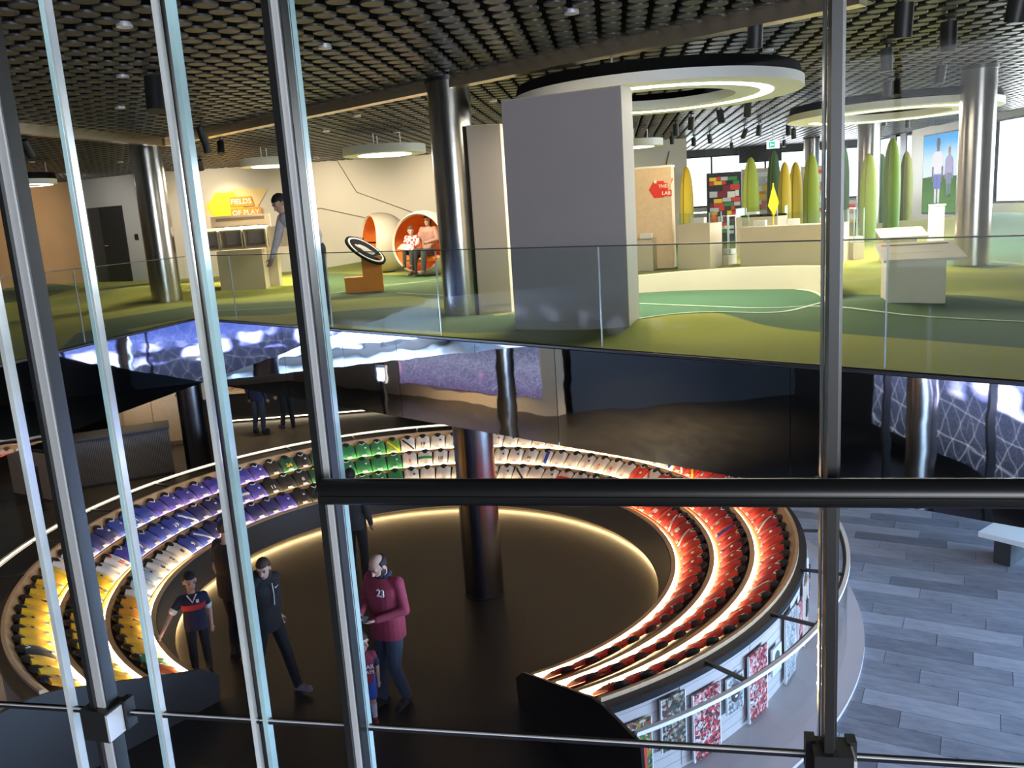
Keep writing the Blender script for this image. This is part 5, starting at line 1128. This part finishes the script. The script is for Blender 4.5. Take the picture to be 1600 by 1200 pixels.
for i, (x, wd, dp, m) in enumerate(((gx[1], .012, .024, 'glass_edge_white'), (gx[2], .010, .022, 'glass_edge'), (gx[2]+.008, .006, .020, 'glass_edge_white'), (gx[3], .011, .024, 'glass_edge_white'), (gx[3]+.014, .002, .02, 'dark_steel'), (gx[4], .011, .024, 'glass_edge'), (gx[5]+.004, .008, .03, 'glass_edge'), (gx[6], .004, .022, 'glass_edge_white'))):
    link('glass_edge', G().box((x, -.21*x, (ZG1-ZG0)/2), (wd, dp, ZG1-ZG0), gang), m, gw, False)
L_ = gx[-1]-gx[0]; xm = (gx[-1]+gx[0])/2
link('joint_gasket', G().box((xm, -.21*xm, ZJ-ZG0), (L_, .014, .010), gang), 'rail_black', gw, False); link('joint_lip', G().box((xm, -.21*xm-.008, ZJ-ZG0+.0065), (L_, .004, .003), gang), 'brushed', gw, False)
def gpost(px, wd, dp, label, clamp, side, bw=.013):
    p = on_glass(px, 600, -.03); t = thing('steel_post', label, 'post', (p[0], p[1], ZG0), gang+side)
    link('dark_flat', G().box((0, 0, (ZG1-ZG0)/2), (wd, dp, ZG1-ZG0)), 'post_black', t, False)
    link('lit_flat', G().box((wd/2+bw/2-.0005, .004, (ZG1-ZG0)/2), (bw, dp*.8, ZG1-ZG0)), 'brushed', t, False)  # lit side of the bar, its brightness put into a paler material
    link('edge_strip', G().box((wd/2+bw+.0025, .006, (ZG1-ZG0)/2), (.005, dp*.7, ZG1-ZG0)), 'dark_steel', t, False)
    if clamp:
        c = link('clamp', G().box((.008, -.0, ZJ-ZG0), (.075, .07, .08)).box((.05, .03, ZJ-ZG0+.005), (.02, .03, .075)).box((-.03, .03, ZJ-ZG0+.005), (.02, .03, .075)), 'post_black', t, False); link('clamp_plate', G().box((.048, -.012, ZJ-ZG0), (.006, .05, .07)), 'brushed', c, False)
    return t
gpost(68, .013, .05, 'steel post with a bright face and black clamp, next to the single glass edge', True, -.1, .022)
gpost(491, .016, .05, 'steel post with a black flat that carries the end of the black handrail', False, -.1)
gpost(1299, .018, .045, 'lone dark steel post crossing the long black handrail', True, .0, .002)
# handrail
hz = on_glass(505, 768, -.12); h2 = on_glass(1600, 777, -.12); hl = thing('handrail', 'thick black handrail running along the near glass', 'handrail', (0, 0, 0))
zr = (hz[2]+h2[2])/2; dirh = np.array([gd[0], gd[1]]); e0 = hz[:2]; e1 = e0+dirh*3.2
link('rail_tube', G().tube([(*e0, hz[2]), (*e1, hz[2])], 0.027, 20), 'rail_black', hl); link('end_cap', G().ell((*e0, hz[2]), (.008, 0.027, 0.027)), 'rail_black', hl)
link('groove', G().tube([(e0[0], e0[1]-0.027, hz[2]-.002), (e1[0], e1[1]-0.027, hz[2]-.002)], .0022, 6), 'dark_steel', hl)
for px in (500, 1295):
    q = on_glass(px, 770, -.06); link('bracket', G().tube([(q[0], q[1]+.06, hz[2]-.012), (q[0], q[1]-.05, hz[2]-.012)], .007, 8), 'post_black', hl)

# ================================================================== PEOPLE
V3 = lambda *a: Vector(a)
def rotm(yaw=0., pitch=0., roll=0.): return (Matrix.Rotation(yaw, 3, 'Z') @ Matrix.Rotation(pitch, 3, 'X') @ Matrix.Rotation(roll, 3, 'Y'))
STAND = dict(pelvis=(0, 0, .95), waist=(0, 0, 1.10), chest=(0, .0, 1.30), neck=(0, .015, 1.47), head=(0, -.015, 1.625),
             shL=(.185, .01, 1.42), elL=(.235, .04, 1.13), wrL=(.245, -.04, .89), shR=(-.185, .01, 1.42), elR=(-.235, .04, 1.13), wrR=(-.245, -.04, .89),
             hipL=(.09, 0, .92), knL=(.10, -.02, .50), anL=(.105, .03, .085), toeL=(.125, -.15, .035), hipR=(-.09, 0, .92), knR=(-.10, -.02, .50), anR=(-.105, .03, .085), toeR=(-.125, -.15, .035))
def person(label, loc, yaw, h, pose=None, head=(0, 0), top=('shirt', 'white'), sleeve='short', bottom=('trousers', 'navy'), shorts=False, shoes='black', hair='hair_black', hairline=.25, long_hair=False, skin='skin', vox=.009, stout=1., bald=False, hands=((0, -1, -.3), (0, -1, -.3)), hem=.84, collar=None, socks=None, glasses=False, beard=False, headk=1.):
    J = {k: Vector(v) for k, v in STAND.items()}
    for k, v in (pose or {}).items(): J[k] = Vector(v)
    sc_ = h/1.75; root = thing('person', label, 'person', loc, yaw)
    HR = rotm(head[0], head[1]); hc = J['head']
    def H(*p): return hc+HR @ (Vector(p)*headk)
    # ---- body, one continuous surface
    g = G()
    def torso(g, e, z_lo=None, low=True):
        pts = [J['pelvis'], J['waist'], J['chest'], J['neck']]; ax = (J['shL']-J['shR']); yw = math.atan2(ax.y, ax.x); hx = J['hipL']-J['hipR']; yh = math.atan2(hx.y, hx.x)
        rings = []
        spec = [(-.10, .150, .105, yh), (.0, .165, .118, yh), (.5, .160, .112, yh), (1., .145, .105, (yw+yh)/2), (1.5, .160, .115, yw), (2., .172, .120, yw), (2.45, .165, .105, yw), (2.78, .11, .075, yw), (3., .06, .058, yw)]
        for t, rx, ry, yy in spec:
            tt = max(0, min(2.999, t)); i = int(tt); c = pts[i].lerp(pts[i+1], tt-i)+(Vector((0, 0, -.05)) if t < 0 else Vector((0, 0, 0)))
            rings.append((c, rx*stout+e, ry*stout+e, yy))
        g.loft(rings)
    torso(g, 0)
    g.capsule(J['neck']-Vector((0, 0, .06)), H(0, .02, -.07), .058, .052)
    g.ell(H(0, .012, .03), (.078*headk, .098*headk, .095*headk), HR); g.ell(H(0, -.022, -.045), (.060*headk, .068*headk, .075*headk), HR); g.ell(H(0, -.055, -.092), (.034*headk, .03*headk, .024*headk), HR)
    g.capsule(H(0, -.088, .012), H(0, -.108, -.028), .010*headk, .016*headk, 8, 3); g.capsule(H(-.045, -.075, .028), H(.045, -.075, .028), .016*headk, .016*headk, 8, 3)
    g.capsule(H(-.022, -.082, -.058), H(.022, -.082, -.058), .011*headk, .011*headk, 8, 3)
    for s in (-1, 1): g.ell(H(s*.080, .012, -.005), (.012*headk, .022*headk, .034*headk), HR)
    def hand(g, wr, el, pd, s):
        d = (wr-el).normalized(); pd = Vector(pd); pd = (pd-d*pd.dot(d)).normalized(); sd = d.cross(pd).normalized()*s
        k = .95 if h > 1.4 else .8
        g.ell(wr+d*.05*k, (.042*k, .018*k, .052*k), Matrix((sd, pd, d)).transposed())
        for i, (o_, l_) in enumerate(((-.030, .036), (-.010, .042), (.011, .040), (.031, .031))):
            b = wr+d*(.088*k)+sd*(o_*k); m = b+(d*.9+pd*.35).normalized()*l_*k; t = m+(d*.55+pd*.85).normalized()*l_*.85*k
            g.capsule(b, m, .0098*k, .0092*k, 8, 2); g.capsule(m, t, .0092*k, .008*k, 8, 2)
        b = wr+d*.035*k-sd*.032*k; m = b+(-sd*.75+d*.6+pd*.25).normalized()*.04*k; t = m+(d*.9+pd*.4-sd*.1).normalized()*.032*k; g.capsule(b, m, .012*k, .011*k, 8, 2); g.capsule(m, t, .011*k, .009*k, 8, 2)
    for s, nm in ((1, 'L'), (-1, 'R')):
        g.capsule(J['sh'+nm], J['el'+nm], .050, .038); g.capsule(J['el'+nm], J['wr'+nm], .040, .027); hand(g, J['wr'+nm], J['el'+nm], hands[0 if s == 1 else 1], s)
        g.capsule(J['hip'+nm], J['kn'+nm], .085*stout, .056); g.capsule(J['kn'+nm], J['kn'+nm].lerp(J['an'+nm], .4), .056, .056); g.capsule(J['kn'+nm].lerp(J['an'+nm], .35), J['an'+nm], .057, .038); g.capsule(J['an'+nm]-Vector((0, 0, .03)), J['toe'+nm], .040, .030)
    def put(nm, g, m, vx=None, sm=4, parent=root):
        me = remesh(g, (vx or vox)/sc_, sm, nm); me.materials.append(MATS[m] if isinstance(m, str) else m); o = bpy.data.objects.new(nm, me); COL.objects.link(o); o.parent = parent; return o
    root.scale = (sc_, sc_, sc_)
    put('body', g, skin)
    # ---- clothes
    g = G(); 
    pts = [J['pelvis'], J['waist'], J['chest'], J['neck']]; torso(g, .018)
    hp = (J['hipL']+J['hipR'])/2; hx = J['hipL']-J['hipR']; yh = math.atan2(hx.y, hx.x)
    lo = Vector((J['pelvis'].x, J['pelvis'].y, hem)); g.loft([(lo, .182*stout, .135*stout, yh), (J['pelvis'].lerp(J['waist'], .2), .182*stout, .135*stout, yh), (J['waist'], .17*stout, .128*stout, yh)])
    for nm in 'LR':
        sh, el, wr = J['sh'+nm], J['el'+nm], J['wr'+nm]
        g.capsule(J['chest'].lerp(sh, .6)+Vector((0, 0, .05)), sh, .06, .066)
        if sleeve == 'short': g.capsule(sh, sh.lerp(el, .62), .066, .062)
        else: g.capsule(sh, el, .066, .054); g.capsule(el, wr.lerp(el, .06), .054, .038)
    if sleeve == 'hood': g.ell(J['neck']+Vector((0, .06, .02)), (.12, .07, .07)); g.capsule(J['neck']+Vector((-.06, .0, .0)), J['neck']+Vector((.06, .0, .0)), .07, .07)
    tp = put(top[0], g, top[1])
    if collar: put('collar', G().capsule(J['neck']+Vector((-.055, -.03, .0)), J['neck']+Vector((.055, -.03, .0)), .028, .028).capsule(J['neck']+Vector((-.05, .05, .02)), J['neck']+Vector((.05, .05, .02)), .035, .035).capsule(J['neck']+Vector((-.065, -.02, 0)), J['neck']+Vector((-.05, .05, .02)), .025, .03).capsule(J['neck']+Vector((.065, -.02, 0)), J['neck']+Vector((.05, .05, .02)), .025, .03), collar, None, 2, tp)
    g = G(); g.loft([(J['pelvis']+Vector((0, 0, -.10)), .165*stout, .125*stout, yh), (J['pelvis'], .175*stout, .128*stout, yh), (J['pelvis'].lerp(J['waist'], .5), .165*stout, .118*stout, yh)])
    for nm in 'LR':
        hp_, kn, an = J['hip'+nm], J['kn'+nm], J['an'+nm]
        if shorts: g.capsule(hp_, hp_.lerp(kn, .85), .105*stout, .098)
        else: g.capsule(hp_, kn, .098*stout, .072); g.capsule(kn, kn.lerp(an, .4), .072, .068); g.capsule(kn.lerp(an, .35), an, .069, .056)
    bt = put(bottom[0], g, bottom[1])
    for nm in 'LR':
        an, toe = J['an'+nm], J['toe'+nm]; d = (toe-an); d.z = 0; d.normalize(); dn_ = (toe-an).normalized()
        g = G().capsule(an-d*.03+Vector((0, 0, -.04)), toe+Vector((0, 0, .012)), .046, .042).capsule(an, an-Vector((0, 0, .03)), .05, .05).capsule(an.lerp(toe, .5)-Vector((0, 0, .0)), toe+d*.02, .044, .036)
        so = put('shoe', g, shoes, .008, 3)
        zs_ = an.z-.085
        if socks: put('sock', G().capsule(J['kn'+nm].lerp(an, .3), an, .06, .045), socks, None, 3)
    # ---- hair
    if hair:
        nu, nv = 28, 18; vs = []; fs = []
        for i in range(nv+1):
            t = PI*i/nv
            for k in range(nu):
                a = 2*PI*k/nu; x, y, z = math.sin(t)*math.cos(a), math.sin(t)*math.sin(a), math.cos(t)
                front = -y
                lim = hairline if front > .3 else (hairline-.35 if front > -.2 else -.55)
                if bald: on = (front < .35 and -.5 < z < .45) and not (z > .35)
                else: on = z > lim
                f = (1.10+.03*math.sin(9*a)*math.sin(5*t)) if on else .80
                if long_hair and front < .25 and z < .2: f = 1.16
                vs.append(H(x*.079*f, .016+y*.099*f, .03+z*.097*f-(0 if not (long_hair and z < 0 and front < .25) else .10*(-z))))
        for i in range(nv):
            for k in range(nu): fs.append((i*nu+k, (i+1)*nu+k, (i+1)*nu+(k+1) % nu, i*nu+(k+1) % nu))
        me = G().add(vs, fs).mesh('hair'); shade(me, 80); me.materials.append(MATS[hair]); o = bpy.data.objects.new('hair', me); COL.objects.link(o); o.parent = root
    fc = G()
    for s in (-1, 1): fc.ell(H(s*.032, -.083, .008), (.011*headk, .007*headk, .006*headk), HR, 8, 6)
    link('eyes', fc, 'eye_dark', root); link('mouth', G().capsule(H(-.018, -.0915, -.058), H(.018, -.0915, -.058), .0045, .0045, 6, 2), 'lip', root)
    eb = G()
    for s in (-1, 1): eb.capsule(H(s*.018, -.0905, .032), H(s*.048, -.082, .034), .005, .004, 6, 2)
    if hair: link('eyebrows', eb, hair, root)
    if beard: put('beard', G().ell(H(0, -.045, -.085), (.058, .05, .04), HR).ell(H(.05, -.01, -.06), (.018, .04, .045), HR).ell(H(-.05, -.01, -.06), (.018, .04, .045), HR), 'hair_black', .008, 2)
    if glasses: link('glasses', G().tube([H(-.055, -.094, .01), H(-.01, -.098, .006), H(.01, -.098, .006), H(.055, -.094, .01)], .004, 6), 'black_print', root)
    root['_j'] = 0; del root['_j']
    return root, J, H, tp
def on_chest(root, J, me, m, off=(0, 0, 0), dy=-.155, tilt=0., nm='print', parent=None):
    me.materials.append(MATS[m]); o = bpy.data.objects.new(nm, me); COL.objects.link(o); o.parent = parent or root
    c = J['chest']; o.location = (c.x+off[0], c.y+dy+off[1], c.z+off[2]); o.rotation_euler = (PI/2+tilt, 0, 0); return o
# man in the crimson jumper reading his phone
p = P(618, 1098)
r, J, H, tp = person('bald man in a crimson jumper and jeans looking down at a phone', tuple(p), -.55, 1.78, dict(head=(0, -.06, 1.60), neck=(0, -.005, 1.47), elL=(.27, -.02, 1.14), wrL=(.07, -.26, 1.10), elR=(-.25, -.05, 1.16), wrR=(-.10, -.29, 1.14), knL=(.11, -.08, .50), anL=(.12, .06, .085), toeL=(.15, -.12, .035), anR=(-.10, -.06, .085), toeR=(-.13, -.24, .035)),
    head=(-.15, .55), top=('jumper', 'cl_crimson'), sleeve='long', bottom=('jeans', 'cl_denim'), shoes='cl_black', bald=True, beard=True, collar='cl_navy', stout=1.12, hem=.80, hands=((-.5, -.1, .8), (.5, -.2, .7)))
on_chest(r, J, text_mesh('23', .11, .004), 'card_white', (.085, .0, .05), -.160, -.1, 'number', tp)
ph = thing('phone', 'dark phone held in the hands of the man in crimson', 'phone', (0, 0, 0)); c = Vector((-.03, -.36, 1.14)); q = Matrix.Rotation(-.55, 3, 'Z') @ (c*1.78/1.75); ph.location = (p[0]+q.x, p[1]+q.y, q.z); ph.rotation_euler = (.5, 0, -.3); link('case', G().box((0, 0, 0), (.15, .078, .009)), 'black_print', ph, False); link('glass', G().box((0, 0, .006), (.14, .07, .002)), 'grey_print', ph, False)
# small child in claret shirt and blue shorts
p = P(578, 1130); KID = dict(head=(0, -.01, 1.60), neck=(0, .015, 1.40), chest=(0, 0, 1.22), shL=(.17, .01, 1.33), elL=(.23, .05, 1.06), wrL=(.23, -.02, .82), shR=(-.17, .01, 1.33), elR=(-.23, .05, 1.06), wrR=(-.23, -.02, .82))
r, J, H, tp = person('small child in a claret football shirt, blue shorts and white socks', tuple(p), .15, 1.03, KID, head=(.9, .1), top=('football_top', 'cl_claret'), bottom=('shorts', 'cl_royal'), shorts=True, shoes='cl_redshoe', hair='hair_brown', socks='cl_white', headk=1.35, vox=.008, hem=.82)
put_ = on_chest(r, J, text_mesh('QATAR', .11, .006), 'card_white', (.0, 0, -.04), -.165, 0, 'lettering', tp); on_chest(r, J, text_mesh('AIRWAYS', .085, .006), 'card_white', (.0, 0, -.14), -.165, 0, 'lettering', tp)
link('sleeve_band', G().capsule(J['shL'].lerp(J['elL'], .35), J['shL'].lerp(J['elL'], .68), .071, .069).capsule(J['shR'].lerp(J['elR'], .35), J['shR'].lerp(J['elR'], .68), .071, .069), 'cl_navy', tp)
# boy in navy shirt with red band, hand on the ring
p = P(318, 1052)
r, J, H, tp = person('boy in a navy football shirt with red chest band touching the ring', tuple(p), .35, 1.30, dict(KID, elR=(-.36, -.06, 1.10), wrR=(-.50, -.22, .92), head=(0, -.01, 1.60)), head=(.25, .15), top=('football_top', 'cl_navy'), bottom=('trousers', 'cl_black'), shoes='cl_black', headk=1.22, vox=.008, hem=.80)
mat('print_red', (.55, .03, .03), .7); link('chest_band', G().loft([(J['chest']+Vector((0, 0, -.06)), .186, .144, 0), (J['chest']+Vector((0, 0, .03)), .193, .144, 0)], 24), 'print_red', tp); link('collar', G().tube([(-.07, -.10, 1.41), (0, -.155, 1.30), (.07, -.10, 1.41)], .012, 6), 'card_white', tp)
for nm in 'LR': link('cuff', G().capsule(J['sh'+nm].lerp(J['el'+nm], .66), J['sh'+nm].lerp(J['el'+nm], .70), .066, .066), 'card_white', tp)
link('crest', G().box((.075, -.148, 1.31), (.045, .012, .055)), 'card_white', tp, False)
# man in black tee
q = P(337, 826, 1.80)+np.array([.02, .25, 0])
r, J, H, tp = person('man in a black tee shirt standing beside the boy, back turned', (q[0], q[1], 0), 2.5, 1.82, dict(elR=(-.27, .0, 1.15), wrR=(-.28, -.10, .90)), head=(.35, .2), top=('tee_shirt', 'cl_black'), bottom=('trousers', 'cl_black'), shoes='cl_black', hair='hair_brown', stout=1.15, hem=.82)
sl = J['shL'].lerp(J['elL'], .35); me = text_mesh('CREW', .035, .003); me.materials.append(MATS['card_white']) if False else None
link('sleeve_print', G().box((sl.x+.066, sl.y, sl.z+.02), (.01, .05, .014)).box((sl.x+.066, sl.y, sl.z-.005), (.01, .04, .014)).box((sl.x+.066, sl.y, sl.z-.03), (.01, .05, .014)), 'card_white', tp, False)
# person in the black hooded top walking
p = P(432, 1075)
r, J, H, tp = person('person in a black hooded top and grey trainers striding past', tuple(p), .9, 1.62, dict(head=(0, -.05, 1.60), knL=(.10, -.16, .52), anL=(.11, -.30, .09), toeL=(.13, -.48, .07), knR=(-.10, .10, .50), anR=(-.10, .34, .12), toeR=(-.11, .20, .03), elL=(.26, .14, 1.14), wrL=(.20, .02, .92)), head=(-.9, .3), top=('hooded_top', 'cl_black'), sleeve='hood', bottom=('trousers', 'cl_black'), shoes='cl_grey', hair='hair_brown', hem=.80)
link('tick_mark', G().add([(.05, -.15, 1.36), (.068, -.15, 1.345), (.115, -.147, 1.372), (.066, -.15, 1.358), (.05, -.155, 1.36), (.068, -.155, 1.345), (.115, -.152, 1.372), (.066, -.155, 1.358)], [(0, 1, 2, 3), (7, 6, 5, 4), (0, 4, 5, 1), (1, 5, 6, 2), (2, 6, 7, 3), (3, 7, 4, 0)]), 'card_white', tp, False)
link('drawstring', G().tube([(.03, -.145, 1.42), (.025, -.165, 1.28), (.02, -.16, 1.15)], .006, 5), 'card_white', tp)
# dark figure behind the glass post
q = P(545, 735, 1.70)
person('person in dark clothes standing inside the ring near the green shirts', (q[0], q[1], 0), 2.9, 1.72, dict(elL=(.27, .03, 1.13)), head=(.2, .2), top=('jacket', 'cl_darkgrey'), sleeve='long', bottom=('trousers', 'cl_black'), shoes='cl_black', vox=.011)
# visitors at the far display counter
for (px, py), yw, lb, tm, bmt in (((408, 676), 2.9, 'visitor in blue jeans at the far display counter', 'cl_navy', 'cl_denim'), ((452, 668), -2.7, 'visitor in black trousers leaning at the far display counter', 'cl_black', 'cl_black')):
    p = P(px, py); person(lb, tuple(p), yw, 1.75, dict(anL=(.16, .0, .085), toeL=(.2, -.18, .035)), top=('jacket', tm), sleeve='long', bottom=('trousers', bmt), shoes='cl_black', vox=.012)
# man leaning on the viewing stand upstairs
p = PU(503, 493); z = zup(p[0], p[1])
person('man in a white shirt and dark trousers leaning with one arm stretched out', (p[0]-.02, p[1], z), -.35, 1.80, dict(pelvis=(-.02, .02, .95), waist=(-.06, -.03, 1.10), chest=(-.14, -.12, 1.28), neck=(-.20, -.20, 1.43), head=(-.25, -.30, 1.55), shL=(.03, -.06, 1.38), shR=(-.35, -.14, 1.36), elR=(-.42, -.20, 1.08), wrR=(-.47, -.30, .84), elL=(.12, -.02, 1.10), wrL=(.1, -.12, .86)), head=(-.5, .55), top=('shirt', 'cl_white'), sleeve='long', bottom=('trousers', 'cl_darkgrey'), shoes='cl_black', skin='skin', hem=.90)
# adult and child in the egg chair
fx = Vector((eax2.x, eax2.y, 0)).normalized(); yw = math.atan2(fx.y, fx.x)+PI/2; sdx = Vector((-fx.y, fx.x, 0))
b = Vector((ep2[0], ep2[1], ez2))+fx*.08+sdx*.12
SIT = dict(pelvis=(0, .02, .56), waist=(0, .06, .72), chest=(0, .10, .92), neck=(0, .10, 1.09), head=(0, .06, 1.24), shL=(.18, .10, 1.04), shR=(-.18, .10, 1.04), elL=(.25, .02, .80), wrL=(.12, -.18, .76), elR=(-.25, .0, .80), wrR=(-.12, -.20, .76), hipL=(.10, 0, .53), hipR=(-.10, 0, .53), knL=(.13, -.42, .56), knR=(-.11, -.42, .57), anL=(.13, -.50, .15), anR=(-.12, -.46, .15), toeL=(.15, -.68, .09), toeR=(-.14, -.64, .09))
person('long haired person with glasses in a pink top sitting in the egg chair', tuple(b), yw, 1.70, SIT, head=(.1, .05), top=('jumper', 'cl_pink'), sleeve='long', bottom=('trousers', 'cl_darkgrey'), shoes='cl_brown', hair='hair_brown', long_hair=True, glasses=True, vox=.012, hem=.52)
m = bpy.data.materials.new('cl_check'); m.use_nodes = True; N = m.node_tree.nodes; L = m.node_tree.links; ck = N.new('ShaderNodeTexChecker'); ck.inputs['Scale'].default_value = 11; ck.inputs[1].default_value = (.55, .03, .03, 1); ck.inputs[2].default_value = (.7, .66, .62, 1); tc = N.new('ShaderNodeTexCoord'); L.new(tc.outputs['Object'], ck.inputs[0]); L.new(ck.outputs[0], N['Principled BSDF'].inputs['Base Color']); MATS['cl_check'] = m
b2 = Vector((ep2[0], ep2[1], ez2))+fx*.32-sdx*.16+Vector((0, 0, .18))
person('child in a red and white checked shirt sitting in the egg chair', tuple(b2), yw+.2, 1.15, SIT, head=(.3, .2), top=('shirt', 'cl_check'), sleeve='long', bottom=('trousers', 'cl_darkgrey'), shoes='cl_brown', hair='hair_brown', vox=.012, headk=1.25, hem=.52)
t = thing('picture_book', 'pale open book held on the lap of the child in the egg chair', 'book', tuple(b2+fx*.24-sdx*.02+Vector((0, 0, .48)))); t.rotation_euler = (.5, .15, yw); link('page', G().box((-.07, 0, 0), (.14, .19, .012)), 'maple', t, False); link('page', G().box((.07, 0, .006), (.14, .19, .012), 0), 'maple_pale', t, False)
